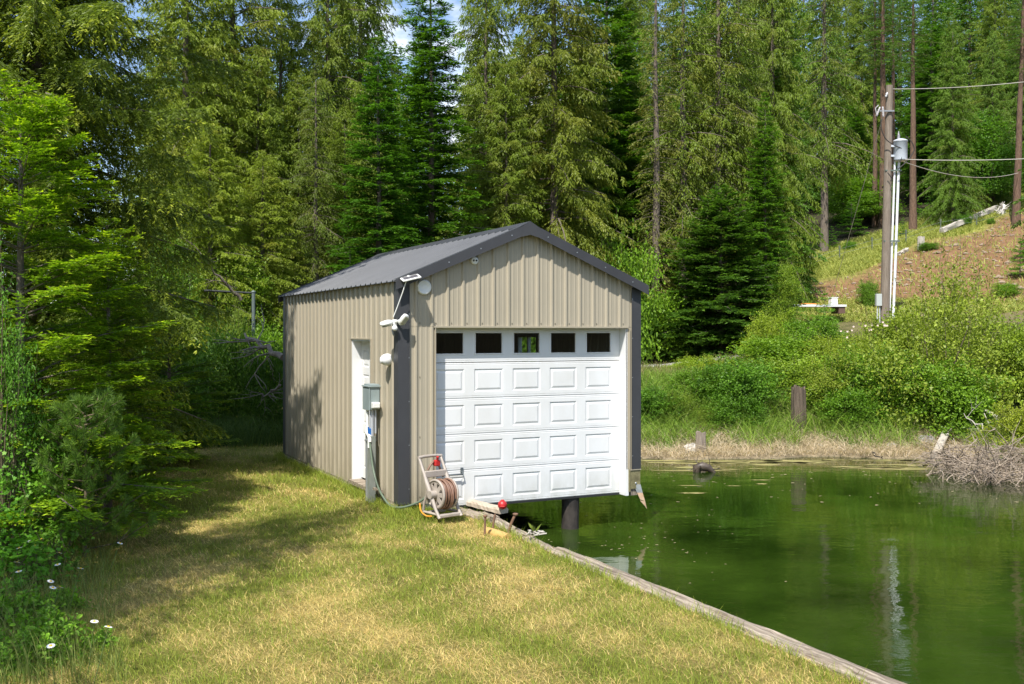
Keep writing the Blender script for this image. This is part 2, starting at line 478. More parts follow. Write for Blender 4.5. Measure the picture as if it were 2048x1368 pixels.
def glass_mat(name, tint=(.9, .93, .92)):
    m = bpy.data.materials.new(name); m.use_nodes = True
    nt = m.node_tree; out = nt.nodes['Material Output']; nt.nodes.remove(nt.nodes['Principled BSDF'])
    t = nt.nodes.new('ShaderNodeBsdfTransparent'); t.inputs[0].default_value = (*tint, 1)
    g = nt.nodes.new('ShaderNodeBsdfGlossy'); g.inputs['Roughness'].default_value = .01; g.inputs[0].default_value = (1, 1, 1, 1)
    f = nt.nodes.new('ShaderNodeFresnel'); f.inputs[0].default_value = 1.5
    ms = nt.nodes.new('ShaderNodeMixShader')
    ge = nt.nodes.new('ShaderNodeNewGeometry'); iv = nt.nodes.new('ShaderNodeMath'); iv.operation = 'SUBTRACT'; iv.inputs[0].default_value = 1; nt.links.new(ge.outputs['Backfacing'], iv.inputs[1])
    fm = nt.nodes.new('ShaderNodeMath'); fm.operation = 'MULTIPLY'; nt.links.new(f.outputs[0], fm.inputs[0]); nt.links.new(iv.outputs[0], fm.inputs[1]); nt.links.new(fm.outputs[0], ms.inputs[0]); nt.links.new(t.outputs[0], ms.inputs[1]); nt.links.new(g.outputs[0], ms.inputs[2])
    nt.links.new(ms.outputs[0], out.inputs['Surface'])
    return m
M_GLASS = glass_mat('window_glass', (.8, .83, .82))

PITCH, OE, OF = .425, .09, .13
def roof_z(bx): return HE + .15 + PITCH * (W_ / 2 - abs(bx - W_ / 2))      # top of the roof sheet
def gable_z(bx): return roof_z(bx) - .03

def profile(u0, u1, c0=.236):
    """breakpoints (u, height) of ribbed metal between u0 and u1"""
    p = []
    k = math.floor((u0 - c0) / .2286) - 1
    while c0 + k * .2286 < u1 + .3:
        c = c0 + k * .2286
        p += [(c - .030, 0), (c - .012, .023), (c + .012, .023), (c + .030, 0)]
        for m_ in (.076, .152): p += [(c + m_ - .016, 0), (c + m_ - .006, .0035), (c + m_ + .006, .0035), (c + m_ + .016, 0)]
        k += 1
    def val(u):
        for (a, ha), (b, hb) in zip(p, p[1:]):
            if a <= u <= b: return ha + (hb - ha) * (u - a) / (b - a)
        return 0
    q = [(u, h) for u, h in p if u0 + 1e-4 < u < u1 - 1e-4]
    return [(u0, val(u0))] + q + [(u1, val(u1))]
def siding(mb, u0, u1, zb, zt, place, splits=()):
    pr = profile(u0, u1)
    for s_ in splits:
        if u0 < s_ < u1: pr.append((s_, 0))
    pr.sort()
    vs = []
    for u, h in pr: vs += [place(u, h, zb(u)), place(u, h, zt(u))]
    mb.add(vs, [(2 * i, 2 * i + 2, 2 * i + 3, 2 * i + 1) for i in range(len(pr) - 1)])
def screws(mb, us, z, place):
    for u in us:
        c = place(u, .004, z)
        mb.box((c.x - .006, c.y - .006, c.z - .006), (c.x + .006, c.y + .006, c.z + .006), mi=1)

house = empty('boathouse', (BO.x, BO.y, BZ), YAW,
              'small beige ribbed metal boathouse with charcoal roof and white garage door, over the water', 'boathouse')
DL, DR, DT, DB = .516, 3.543, 2.372, -.099
front = lambda u, h, z: Vector((u, -h, z))
left = lambda u, h, z: Vector((-h, u, z))
right = lambda u, h, z: Vector((W_ + h, u, z))
back = lambda u, h, z: Vector((u, L_ + h, z))
sp = [.236 + .2286 * k + .055 for k in range(-3, 40)]
inn = lambda a, b: [u for u in sp if a + .02 < u < b - .02]
mb = MB()
siding(mb, .0, DL, lambda u: 0.0, lambda u: DT + .005, front)
siding(mb, DR, W_, lambda u: .27, lambda u: DT + .005, front)
siding(mb, .0, W_, lambda u: DT + .005, gable_z, lambda u, h, z: Vector((u, -h - .003, z)), (W_ / 2,))
mb.box((DL - .03, -.030, DT - .012), (DR + .03, -.0035, DT + .010))              # drip edge over the door
mb.box((DL - .012, -.026, 0), (DL, .18, DT - .012)); mb.box((DR + .050, -.026, .27), (DR + .062, -.001, DT - .013))
mb.box((DL - .002, 0, DT - .010), (DR + .002, .175, DT))
screws(mb, inn(.1, W_), DT + .05, lambda u, h, z: front(u, h + .003, z)); screws(mb, inn(.1, DL), .9, front); screws(mb, inn(.1, DL), .1, front); screws(mb, inn(.1, DL), 1.7, front)
mb.build('wall', [M_BEIGE, M_SCREW], house)
SD0, SD1, SDB, SDT = 1.14, 2.05, .09, 2.20
mb = MB()
siding(mb, 0, SD0, lambda u: 0.0, lambda u: HE + .12, left); siding(mb, SD1, L_, lambda u: 0.0, lambda u: HE + .12, left)
siding(mb, SD0, SD1, lambda u: SDT, lambda u: HE + .12, left)
for z in (2.55, 1.74, .95, .15):
    screws(mb, inn(.15, SD0), z, left); screws(mb, inn(SD1, L_), z, left)
screws(mb, inn(SD0, SD1), 2.55, left)
mb.box((-.030, SD0 - .02, SDT - .006), (.002, SD1 + .02, SDT + .012)); mb.box((-.026, SD0 - .024, SDB), (.002, SD0 - .002, SDT - .007)); mb.box((-.026, SD1 + .002, SDB), (.002, SD1 + .014, SDT - .007))
mb.build('wall', [M_BEIGE, M_SCREW], house)
WN0, WN1, WZ0, WZ1 = 3.15, 3.95, 1.25, 2.26
mb = MB()
siding(mb, 0, WN0, lambda u: .2, lambda u: HE + .12, right); siding(mb, WN1, L_, lambda u: .2, lambda u: HE + .12, right)
siding(mb, WN0, WN1, lambda u: .2, lambda u: WZ0, right); siding(mb, WN0, WN1, lambda u: WZ1, lambda u: HE + .12, right)
mb.build('wall', [M_BEIGE], house)
mb = MB(); siding(mb, 0, W_, lambda u: 0.0, gable_z, back, (W_ / 2,)); mb.build('wall', [M_BEIGE], house)
# window in the right wall, seen through the door's middle pane
mb = MB()
for a, b in (((W_ - .05, WN0, WZ0), (W_ + .03, WN0 + .05, WZ1)), ((W_ - .05, WN1 - .05, WZ0), (W_ + .03, WN1, WZ1)),
             ((W_ - .05, WN0 + .05, WZ0), (W_ + .03, WN1 - .05, WZ0 + .05)), ((W_ - .05, WN0 + .05, WZ1 - .05), (W_ + .03, WN1 - .05, WZ1)),
             ((W_ - .04, 3.53, WZ0 + .05), (W_ + .02, 3.57, WZ1 - .05))): mb.box(a, b)
wf = mb.build('window', M_WHITE, house)
mb = MB(); mb.box((W_ - .012, WN0 + .05, WZ0 + .05), (W_ - .006, 3.53, WZ1 - .05)); mb.box((W_ - .012, 3.57, WZ0 + .05), (W_ - .006, WN1 - .05, WZ1 - .05))
mb.build('window_pane', M_GLASS, wf)
# corner trims
for (x, y, sx, sy, zb, zt) in ((0, 0, 1, 1, 0.02, HE + .0), (W_, 0, -1, 1, .27, HE), (0, L_, 1, -1, 0.02, HE), (W_, L_, -1, -1, .2, HE)):
    mb = MB()
    xa, xb = sorted((x - sx * .026, x + sx * .135)); ya, yb = sorted((y - sy * .030, y - sy * .022))
    zt2 = gable_z(max(0, min(W_, x + sx * .0))) - .012
    mb.box((xa, ya, zb), (xb, yb, zt2))
    xa, xb = sorted((x - sx * .026, x - sx * .020)); ya, yb = sorted((y - sy * .0215, y + sy * .135))
    mb.box((xa, ya, zb), (xb, yb, HE + .105))
    ya, yb = sorted((y - sy * .036, y - sy * .0302)); xa, xb = sorted((x + sx * .118, x + sx * .136))
    mb.box((xa, ya, zb + .002), (xb, yb, zt2 - .002))
    for k in range(5):
        z = zb + .2 + k * .58; cxx = x + sx * .127; ya, yb = sorted((y - sy * .039, y - sy * .0362))
        mb.box((cxx - .006, ya, z - .006), (cxx + .006, yb, z + .006), mi=1)
    mb.build('corner_trim', [M_DARK, M_METAL], house)
# roof sheets
for s_ in (-1, 1):
    mb = MB()
    pr = profile(-OF, L_ + OF, .0)
    top = []; bot = []
    xe, xr = (-OE, W_ / 2 - .004) if s_ < 0 else (W_ + OE, W_ / 2 + .004)
    for u, h in pr: top += [(xe, u, roof_z(xe) + h), (xr, u, roof_z(xr) + h)]
    for u, h in pr: bot += [(xe, u, roof_z(xe) - .006 + h), (xr, u, roof_z(xr) - .006 + h)]
    n = len(pr)
    F_ = []
    for i in range(n - 1):
        F_ += [(2 * i, 2 * i + 1, 2 * i + 3, 2 * i + 2), (2 * n + 2 * i, 2 * n + 2 * i + 2, 2 * n + 2 * i + 3, 2 * n + 2 * i + 1),
               (2 * i, 2 * i + 2, 2 * n + 2 * i + 2, 2 * n + 2 * i)]
    mb.add(top + bot, F_)
    mb.build('roof', M_ROOF, house)
mb = MB()
for s_ in (-1, 1):
    xa = W_ / 2; xb = W_ / 2 + s_ * .17
    za, zb = roof_z(xa) + .040, roof_z(xb) + .024
    mb.add([(xa, -OF - .012, za), (xb, -OF - .012, zb), (xb, L_ + OF + .01, zb), (xa, L_ + OF + .01, za),
            (xb, -OF - .012, zb - .014), (xb, L_ + OF + .01, zb - .014)], [(0, 1, 2, 3) if s_ > 0 else (0, 3, 2, 1), (1, 4, 5, 2)])
    xb = W_ / 2 + s_ * .10; zb = roof_z(xb) + .026                                   # folded front flap
    xc = W_ / 2 + s_ * .135
    mb.add([(xa, -OF - .0125, za), (xb, -OF - .0125, zb), (xc, -OF - .013, roof_z(xc) - .128), (xa, -OF - .013, za - .19)], [(0, 3, 2, 1)])
mb.build('ridge_cap', M_DARK, house)
for yy, sg in ((-OF, -1), (L_ + OF, 1)):
    for s_ in (-1, 1):
        mb = MB()
        xe = -OE - .004 if s_ < 0 else W_ + OE + .004
        ya, yb = sorted((yy + sg * .001, yy + sg * .008))
        xr = W_ / 2 + s_ * .002
        vs = []
        for y in (ya, yb): vs += [(xe, y, roof_z(xe) + .024), (xr, y, roof_z(xr) + .024), (xr, y, roof_z(xr) - .125), (xe, y, roof_z(xe) - .115)]
        mb.add(vs, [(0, 1, 2, 3), (7, 6, 5, 4), (0, 4, 5, 1), (1, 5, 6, 2), (2, 6, 7, 3), (3, 7, 4, 0)])
        ya2, yb2 = sorted((yy + sg * .0, yy - sg * .10))                            # return leg on top of the sheet
        vs = [(xe, ya2, roof_z(xe) + .0245), (xr, ya2, roof_z(xr) + .0245), (xr, yb2, roof_z(xr) + .0245), (xe, yb2, roof_z(xe) + .0245)]
        mb.add(vs, [(0, 1, 2, 3)])
        ya3, yb3 = sorted((yy - sg * .002, 0.0 - .03 if sg < 0 else L_ + .03))     # soffit strip
        vs = [(xe, ya3, roof_z(xe) - .116), (xr, ya3, roof_z(xr) - .126), (xr, yb3, roof_z(xr) - .126), (xe, yb3, roof_z(xe) - .116)]
        for k in range(4):
            xx = xe + (xr - xe) * (k + .6) / 4.2; z = roof_z(xx) - .05; y = yy + sg * .010
            mb.box((xx - .008, y - .002, z - .008), (xx + .008, y + .002, z + .008), mi=1)
        mb.build('rake_trim', [M_DARK, M_METAL], house)

# garage door
def nested(mb, x0, x1, z0, z1, rings, y0):
    prev = None
    for ins, dep in rings:
        loop = [Vector((x0 + ins, y0 + dep, z0 + ins)), Vector((x1 - ins, y0 + dep, z0 + ins)), Vector((x1 - ins, y0 + dep, z1 - ins)), Vector((x0 + ins, y0 + dep, z1 - ins))]
        if prev:
            for k in range(4): mb.quad(prev[k], prev[(k + 1) % 4], loop[(k + 1) % 4], loop[k])
        prev = loop
    return prev
GX0, GX1, GY = .44, 3.545, .18
cols = [(.575 + .596 * k, .575 + .596 * k + .442) for k in range(5)]
mb = MB(); SH = (DT - DB) / 5
panes = []
for r in range(5):
    z0 = DB + SH * r + .004; z1 = DB + SH * (r + 1) - .004
    za, zb = (z0 + .082, z0 + .082 + .318) if r < 4 else (z0 + .105, z0 + .105 + .318)
    xsb = [GX0] + [v for c in cols for v in c] + [GX1]
    for i in range(len(xsb) - 1):
        xa, xb = xsb[i], xsb[i + 1]
        lo = z0 + .030; hi = z1 - .030
        mb.quad((xa, GY, lo), (xb, GY, lo), (xb, GY, za), (xa, GY, za))
        mb.quad((xa, GY, zb), (xb, GY, zb), (xb, GY, hi), (xa, GY, hi))
        # lips along the joints
        for (p, q, rr, ss, tt) in ((z0, z0 + .006, z0 + .022, z0 + .026, lo), (z1, z1 - .006, z1 - .020, z1 - .025, hi)):
            ring = [(p, GY + .010), (q, GY + .001), (rr, GY + .001), (ss, GY + .005), (tt, GY)]
            for (u, yu), (v, yv) in zip(ring, ring[1:]):
                a, b = (u, yu), (v, yv)
                mb.quad((xa, a[1], a[0]), (xb, a[1], a[0]), (xb, b[1], b[0]), (xa, b[1], b[0]))
        if i % 2 == 0: mb.quad((xa, GY, za), (xb, GY, za), (xb, GY, zb), (xa, GY, zb))
        elif r < 4:
            lp = nested(mb, xa, xb, za, zb, [(0, 0), (.006, .006), (.014, .010), (.026, .010), (.052, .001), (.056, .001)], GY)
            mb.add(lp, [(0, 1, 2, 3)])
        else:
            lp = nested(mb, xa, xb, za, zb, [(0, 0), (.001, -.008), (.016, -.009), (.019, .012)], GY)
            panes.append(lp)
    mb.box((GX0, GY + .011, z0 - .006), (GX1, GY + .04, z1 + .001 if r < 4 else z0), None) if r < 4 else None
gd = mb.build('garage_door', M_DOOR, house)
for lp in panes:
    mb = MB(); mb.box((lp[0].x - .002, GY + .012, lp[0].z - .002), (lp[2].x + .002, GY + .017, lp[2].z + .002))
    mb.build('window_pane', M_GLASS, gd)
mb = MB(); mb.box((GX0, GY - .004, DB - .028), (GX1, GY + .045, DB + .001)); mb.build('bottom_seal', M_BLACK, gd)
mb = MB()
hx, hz = .85, .38
for sx in (-.13, .13):
    mb.box((hx + sx - .022, GY - .012, hz - .03), (hx + sx + .022, GY - .001, hz + .05), bev=.004)
mb.tube([(hx - .13, GY - .01, hz), (hx - .12, GY - .06, hz - .035), (hx + .12, GY - .06, hz - .035), (hx + .13, GY - .01, hz)], .012, 6)
mb.build('handle', mat('grey_handle', (.13, .15, .16), .4, metal=.4), gd)
# door frame boards (white) in the reveal
mb = MB()
mb.box((DR, .0, DB - .02), (DR + .048, .26, DT - .014))
mb.build('door_frame', M_WHITE, house)
mb = MB(); mb.box((GX0, .20, DT + .0), (GX1, .24, DT + .25)); mb.build('header', M_WOODG, house)
# side door
mb = MB(); dx = .125
xs_ = [(SD0 + .13, SD0 + .40), (SD0 + .51, SD0 + .78)]
zs_ = [(SDB + .18, SDB + .72), (SDB + .84, SDB + 1.58), (SDB + 1.69, SDB + 1.95)]
ub = [SD0 + .03] + [v for c in xs_ for v in c] + [SD1 - .03]; zb_ = [SDB + .03] + [v for c in zs_ for v in c] + [SDT - .03]
for i in range(5):
    for j in range(7):
        a, b, c, d = ub[i], ub[i + 1], zb_[j], zb_[j + 1]
        P = lambda u, dep, z: Vector((dx + dep, u, z))
        if i % 2 == 1 and j % 2 == 1:
            prev = None
            for ins, dep in ((0, 0), (.012, .010), (.024, .010), (.05, .002)):
                lp = [P(a + ins, dep, c + ins), P(b - ins, dep, c + ins), P(b - ins, dep, d - ins), P(a + ins, dep, d - ins)]
                if prev:
                    for k in range(4): mb.quad(prev[k], prev[(k + 1) % 4], lp[(k + 1) % 4], lp[k])
                prev = lp
            mb.add(prev, [(0, 1, 2, 3)])
        else: mb.quad(P(a, 0, c), P(b, 0, c), P(b, 0, d), P(a, 0, d))
sd = mb.build('side_door', M_WHITE, house)
mb = MB(); MK = Matrix.Translation((dx, SD0 + .09, 1.02)) @ Matrix.Rotation(R(-90), 4, 'Y')
mb.lathe([(.0, .062), (.018, .06), (.027, .05), (.027, .035), (.012, .025), (.012, .008), (.03, .006), (.03, .0)], MK, 14)
mb.build('knob', M_METAL, sd)
mb = MB()
mb.box((-.012, SD1 - .03, SDB), (dx + .03, SD1, SDT - .03)); mb.box((-.012, SD0, SDB), (dx + .03, SD0 + .03, SDT - .03)); mb.box((-.012, SD0, SDT - .03), (dx + .03, SD1, SDT - .006))
mb.build('door_frame', M_WHITE, house)
mb = MB(); mb.box((-.06, SD0 - .02, SDB - .06), (dx + .05, SD1 + .02, SDB - .001)); mb.build('sill', M_WOODG, house)
# floor beams that carry the walls
mb = MB(); mb.box((.0, .0, -.16), (.14, L_, -.003)); mb.box((.14, L_ - .15, -.16), (W_ - .14, L_, -.003)); mb.box((W_ - .14, .0, -.12), (W_ - .001, L_, .19)); 
mb.box((-.02, .03, -.02), (-.001, L_ - .03, .035))
mb.build('floor_beam', M_WOODZ, house)
mb = MB(); mb.box((-.035, .14, -.045), (.0, L_ - .14, .0)); mb.build('base_trim', M_BEIGE, house)
# corner post under the right front trim, with a bracket and its bolt
mb = MB(); mb.box((W_ - .150, -.022, -.02), (W_ + .02, .10, .268)); mb.box((W_ - .175, -.03, -.06), (W_ - .155, .09, .262))
pt = mb.build('corner_post', mat('mossy_post', (.12, .105, .05), .9, noise=(9, (.26, .235, .12), .35, .7), bump=(12, .7, .01)), house)
mb = MB(); mb.box((W_ - .165, -.034, .255), (W_ + .03, -.0, .2685)); mb.build('flashing', M_BEIGE, pt)
mb = MB(); mb.lathe([(.0, .012), (.012, .010), (.016, .0)], Matrix.Translation((W_ - .06, -.0225, .06)) @ Matrix.Rotation(R(90), 4, 'X'), 10); mb.build('bolt', M_METAL, pt)

def pile(bx, by, r, zt, label, name='piling'):
    p = from_b(bx, by); mb = MB(); n = 18
    pts = [(p.x + .004 * math.sin(k * 2), p.y, -1.4 + (zt + 1.4) * k / 8) for k in range(9)]
    mb.tube(pts, [r * (1 + .03 * math.sin(k * 1.7)) for k in range(9)], n)
    return tag(mb.build(name, M_PILE), label, 'piling', 'pilings under the boathouse')
pile(2.78, .32, .13, BZ - .03, 'dark round timber piling in open water under the middle of the garage door')
pile(1.20, .45, .14, BZ - .13, 'dark piling at the bank under the left end of the garage door')

# ------------------------------------------------------------------ fittings on the boathouse
def hz_obj(name, label, cat, bx, by, z, rz=0): return empty(name, from_b(bx, by, BZ + z), YAW + rz, label, cat)

o = hz_obj('round_wall_lamp', 'flat white disc lamp on the gable under the left rake', 'lamp', .345, -.018, 2.90)
RX90 = Matrix.Rotation(R(90), 4, 'X')
mb = MB(); mb.lathe([(.098, 0), (.1, .014), (.094, .026), (.08, .030), (.078, .028), (.05, .033), (.048, .031), (.02, .035), (.0, .036)], RX90, 32)
mb.build('lens', M_WHITE2, o)
mb = MB(); mb.lathe([(.103, -.006), (.104, .006), (.1002, .010)], RX90, 32); mb.build('rim', M_WHITE, o)
o = hz_obj('twin_eye_sensor', 'tiny round white sensor with two dark eyes, high on the gable', 'sensor', 1.083, -.006, 3.28)
mb = MB(); mb.lathe([(.056, 0), (.056, .02), (.05, .032), (.042, .036), (.0, .037)], RX90, 24); mb.build('housing', M_WHITE2, o)
for sx in (-.02, .02):
    mb = MB(); mb.lathe([(.013, .030), (.013, .042), (.0, .043)], Matrix.Translation((sx, 0, .0)) @ RX90, 12); mb.build('eye', M_BLACK, o)
o = hz_obj('dome_sensor', 'white egg shaped alarm sounder on the left wall beside the corner trim', 'alarm', -.02, .30, 1.93)
mb = MB()
MR = Matrix.Rotation(R(-90), 4, 'Y')
mb.lathe([(.055, -.01), (.075, .0), (.082, .03), (.078, .07), (.06, .11), (.03, .135), (.0, .14)], MR, 24); mb.build('shell', M_WHITE, o)
mb = MB(); mb.lathe([(.03, .12), (.045, .128), (.03, .138), (.0, .1405)], Matrix.Translation((0, 0, -.012)) @ MR, 16); mb.build('lens', M_WHITE2, o)
# twin head flood lamp on the corner trim
o = hz_obj('flood_light', 'white twin head security flood light on the charcoal corner trim', 'flood light', -.03, .02, 2.42)
M_LENS = mat('lamp_lens', (.42, .40, .30), .25)
def head(M, nm='lamp_head'):
    mb = MB()
    sec = [(-.115, .03, .018), (-.10, .062, .032), (-.04, .072, .044), (.035, .068, .046), (.08, .05, .036), (.10, .02, .018)]
    rings = []
    for x, wy, hz_ in sec:
        rings.append([M @ Vector((x, wy * math.cos(a) if abs(math.cos(a)) < .99 else wy * math.cos(a), hz_ * math.sin(a))) for a in [2 * math.pi * k / 16 for k in range(16)]])
    vs = [p for r_ in rings for p in r_]
    fs = [(i * 16 + k, i * 16 + (k + 1) % 16, (i + 1) * 16 + (k + 1) % 16, (i + 1) * 16 + k) for i in range(5) for k in range(16)]
    fs += [tuple(range(15, -1, -1)), tuple(range(80, 96))]
    mb.add(vs, fs, True)
    h = mb.build(nm, M_WHITE2, o)
    mb = MB(); mb.box((-.09, -.050, -.052), (.06, .050, -.042), M, .006); mb.build('lens', M_LENS, h)
o.scale = (.78, .78, .78)
head(Matrix.Translation((-.19, -.05, -.0)) @ Matrix.Rotation(R(-15), 4, 'Z') @ Matrix.Rotation(R(-12), 4, 'Y') @ Matrix.Rotation(R(18), 4, 'X'))
head(Matrix.Translation((.05, -.19, .05)) @ Matrix.Rotation(R(140), 4, 'Z') @ Matrix.Rotation(R(52), 4, 'Y') @ Matrix.Rotation(R(30), 4, 'X'))
mb = MB(); mb.box((-.07, -.05, -.06), (.0, .05, .06), None, .01)
mb.tube([(-.05, 0, .02), (-.10, -.03, .0), (-.12, -.05, -.01)], .022, 8); mb.tube([(-.04, -.02, .02), (-.02, -.12, .03), (.0, -.16, .04)], .022, 8)
mb.tube([(-.05, -.02, -.03), (-.07, -.08, -.07)], .02, 8)
mb.build('mount', M_WHITE2, o)
mb = MB(); mb.lathe([(.0, .05), (.03, .045), (.048, .02), (.05, -.005), (.035, -.03), (.0, -.04)], Matrix.Translation((-.07, -.11, -.09)) @ Matrix.Rotation(R(60), 4, 'X'), 16); mb.build('motion_eye', M_WHITE, o)
mb = MB(); mb.tube([(-.02, .0, -.05), (-.05, .02, -.14), (-.03, .03, -.22)], .014, 6); mb.tube([(-.03, .03, -.10), (-.075, .01, -.12), (-.05, .02, -.2)], .011, 6); mb.build('bracket', M_METAL, o)
o = hz_obj('solar_panel', 'small white framed solar panel tilted out from the rake trim', 'solar panel', .08, -.22, 3.01)
MS = Matrix.Rotation(R(-8), 4, 'Z') @ Matrix.Rotation(R(-14), 4, 'Y') @ Matrix.Rotation(R(16), 4, 'X')
mb = MB(); mb.box((-.125, -.085, -.012), (.125, .085, .008), MS, .005); mb.tube([(0, .03, .0), (.0, .09, .01)], .03, 8); mb.build('frame', M_WHITE2, o)
mb = MB(); mb.box((-.098, -.058, .0085), (.098, .058, .0115), MS); mb.build('cells', mat('solar_cells', (.10, .09, .09), .25), o)
mb = MB(); a = from_b(.03, -.21, BZ + 2.99); b = from_b(-.10, -.06, BZ + 2.50)
mb.tube([a, a.lerp(b, .3) + Vector((0, 0, -.02)), a.lerp(b, .7) + Vector((.0, 0, -.015)), b], .007, 6)
tag(mb.build('lamp_cable', M_WHITE2), 'thin white cable hanging from solar panel down to flood light', 'cable')

# electrical box and conduits
M_BOXG = mat('grey_enamel', (.22, .27, .27), .45, noise=(3, (.27, .32, .315), .35, .7))
o = hz_obj('electrical_box', 'grey metal electrical box on conduits, right of the white side door', 'electrical box', -.03, .70, 0)
mb = MB(); mb.box((-.14, .0, 1.23), (.0, .27, 1.58), None, .004); eb = mb.build('cabinet', M_BOXG, o)
mb = MB(); mb.box((-.156, -.012, 1.22), (-.142, .282, 1.535), None, .003); mb.box((-.17, -.02, 1.54), (.01, .29, 1.56), None, .003); mb.build('cover', M_BOXG, eb)
mb = MB(); mb.box((-.125, -.085, 1.25), (-.02, -.0, 1.335), None, .008); mb.box((-.13, -.10, 1.262), (-.03, -.086, 1.322), None, .004); mb.build('outlet_cover', M_WHITE2, o)
mb = MB(); mb.tube([(-.11, .20, -.1), (-.11, .20, .92)], .030, 12); mb.box((-.145, .13, .78), (-.0, .23, .80)); mb.build('conduit', M_METAL, o)
mb = MB(); mb.tube([(-.11, .20, .92), (-.11, .20, 1.24)], .022, 10); mb.tube([(-.11, .20, .90), (-.11, .20, .98)], .034, 10); mb.build('riser', M_WHITE2, o)
mb = MB(); mb.box((-.14, .03, -.1), (-.05, .12, .86)); mb.build('support_post', mat('grey_green_post', (.17, .19, .17), .7, noise=(5, (.24, .25, .22), .3, .7)), o)
mb = MB(); mb.tube([(-.09, .07, .82), (-.09, .07, 1.24)], .032, 12); mb.tube([(-.05, .03, .9), (-.05, .03, 1.24)], .014, 8); mb.build('conduit', mat('silver_pipe', (.46, .48, .52), .35, metal=.3), o)
mb = MB(); mb.box((-.135, .045, .86), (-.085, .085, .97), None, .006); mb.box((-.15, .055, .9), (-.136, .075, .99)); mb.build('valve', mat('blue_valve', (.02, .13, .42), .4), o)
mb = MB(); mb.tube([(-.13, .17, .88), (-.13, .12, .90), (-.13, .06, .86), (-.13, .03, .78)], [.03, .034, .03, .02], 10); mb.tube([(-.13, .06, .70), (-.13, .06, .84)], .025, 10); mb.build('hose_bib', M_WHITE2, o)
mb = MB(); mb.box((-.05, -.12, .10), (-.0, .06, .13)); mb.box((-.11, -.10, .13), (-.07, -.02, .16)); mb.build('footing', M_WOODG, o)

# hose reel
M_REEL = mat('taupe_plastic', (.38, .33, .285), .5, noise=(6, (.30, .26, .22), .4, .75))
reel = hz_obj('hose_reel', 'taupe plastic hose reel leaning at the front corner, wound with brown hose', 'hose reel', .345, -.56, -.05, R(14)); reel.scale = (.86, .86, .85)
def ry(x, y, z): return Vector((x, y, z))
LEAN = lambda z: -.26 + .50 * (z / .86)               # y of the side frames at a height
for sx in (-.20, .20):
    mb = MB()
    for t0 in (0,):
        pts = [(sx, LEAN(z) - (.03 if z < .05 else 0), z) for z in (0, .12, .3, .45, .62, .80, .86)]
        mb.tube(pts, [.034, .032, .040, .046, .030, .026, .024], 4, squash=.75)
    mb.tube([(sx, LEAN(.42), .42), (sx, .10, .20), (sx, .14, .0)], [.03, .026, .026], 4)
    mb.tube([(sx, LEAN(.05), .05), (sx, .12, .05)], .022, 4)
    mb.build('side_frame', M_REEL, reel)
mb = MB(); zt = .855; mb.tube([(-.215, LEAN(zt), zt), (-.1, LEAN(zt) + .0, zt + .012), (.1, LEAN(zt), zt + .012), (.215, LEAN(zt), zt)], .026, 6)
mb.build('handle_bar', M_REEL, reel)
mb = MB(); mb.box((-.20, LEAN(.62) - .02, .56), (.20, LEAN(.62) + .03, .66), None, .01); mb.build('cross_panel', M_REEL, reel)
mb = MB(); mb.box((-.20, -.28, .0), (.20, -.20, .05), None, .01); mb.box((-.20, .10, .0), (.20, .16, .05), None, .01); mb.build('foot', M_REEL, reel)
AXC = Vector((0, LEAN(.34) - .02, .33))
for sx in (-.125, .125):
    mb = MB(); n = 40
    MA = Matrix.Translation(AXC + Vector((sx, 0, 0))) @ Matrix.Rotation(R(90), 4, 'Y')
    mb.lathe([(.205, -.018), (.225, -.014), (.23, .0), (.225, .014), (.205, .018), (.20, .006), (.168, .004)], MA, n)
    mb.lathe([(.168, -.004), (.20, -.006), (.205, -.018)], MA, n)
    mb.lathe([(.168, .004), (.168, -.004)], MA, n)
    mb.lathe([(.095, -.006), (.095, .006), (.04, .012), (.0, .014)], MA, n); mb.lathe([(.0, -.014), (.04, -.012), (.095, -.006)], MA, n)
    for k in range(8):
        a = 2 * math.pi * k / 8
        for ww in (.34,):
            vs = []
            for rr, hw in ((.09, .40), (.172, .20)):
                for d in (-hw, hw):
                    for z in (-.005, .005): vs.append(MA @ Vector((rr * math.cos(a + d), rr * math.sin(a + d), z)))
            mb.add(vs, [(0, 2, 6, 4), (1, 5, 7, 3), (0, 4, 5, 1), (2, 3, 7, 6)])
    mb.build('wheel', M_REEL, reel)
mb = MB(); mb.tube([AXC + Vector((-.24, 0, 0)), AXC + Vector((.24, 0, 0))], .06, 14); mb.build('drum', M_REEL, reel)
M_HOSE = mat('brown_hose', (.17, .09, .06), .5, noise=(8, (.25, .145, .10), .3, .7))
mb = MB()
pts = []
for lay, (rr, nt_) in enumerate(((.15, 5.5), (.178, 5.2), (.205, 4.6))):
    for k in range(int(nt_ * 20)):
        a = k / 20 * 2 * math.pi; t = k / (nt_ * 20); x = (-.10 + .20 * t) * (1 if lay % 2 == 0 else -1)
        r2 = rr + .008 * math.sin(a * 1.3 + lay * 2) + (.02 * max(0, -math.sin(a)) if lay == 2 else 0)
        pts.append(AXC + Vector((x + .012 * math.sin(a * .7 + lay), r2 * math.cos(a), r2 * math.sin(a))))
mb.tube(pts, .0165, 6); mb.build('wound_hose', M_HOSE, reel)
mb = MB()
MN = Matrix.Translation((.08, LEAN(.80) - .02, .76))
M_RED = mat('red_plastic', (.42, .02, .02), .4)
mb.box((-.05, -.05, -.05), (.05, .04, .045), MN, .015); mb.tube([MN @ Vector((0, -.03, .04)), MN @ Vector((-.02, -.06, .10))], .02, 8)
tag(mb.build('hose_nozzle', M_RED, None), 'red hose timer clipped under the reel handle bar', 'nozzle'); 
nz = COL.objects['hose_nozzle']; nz.location = reel.location; nz.rotation_euler = reel.rotation_euler; nz.scale = reel.scale
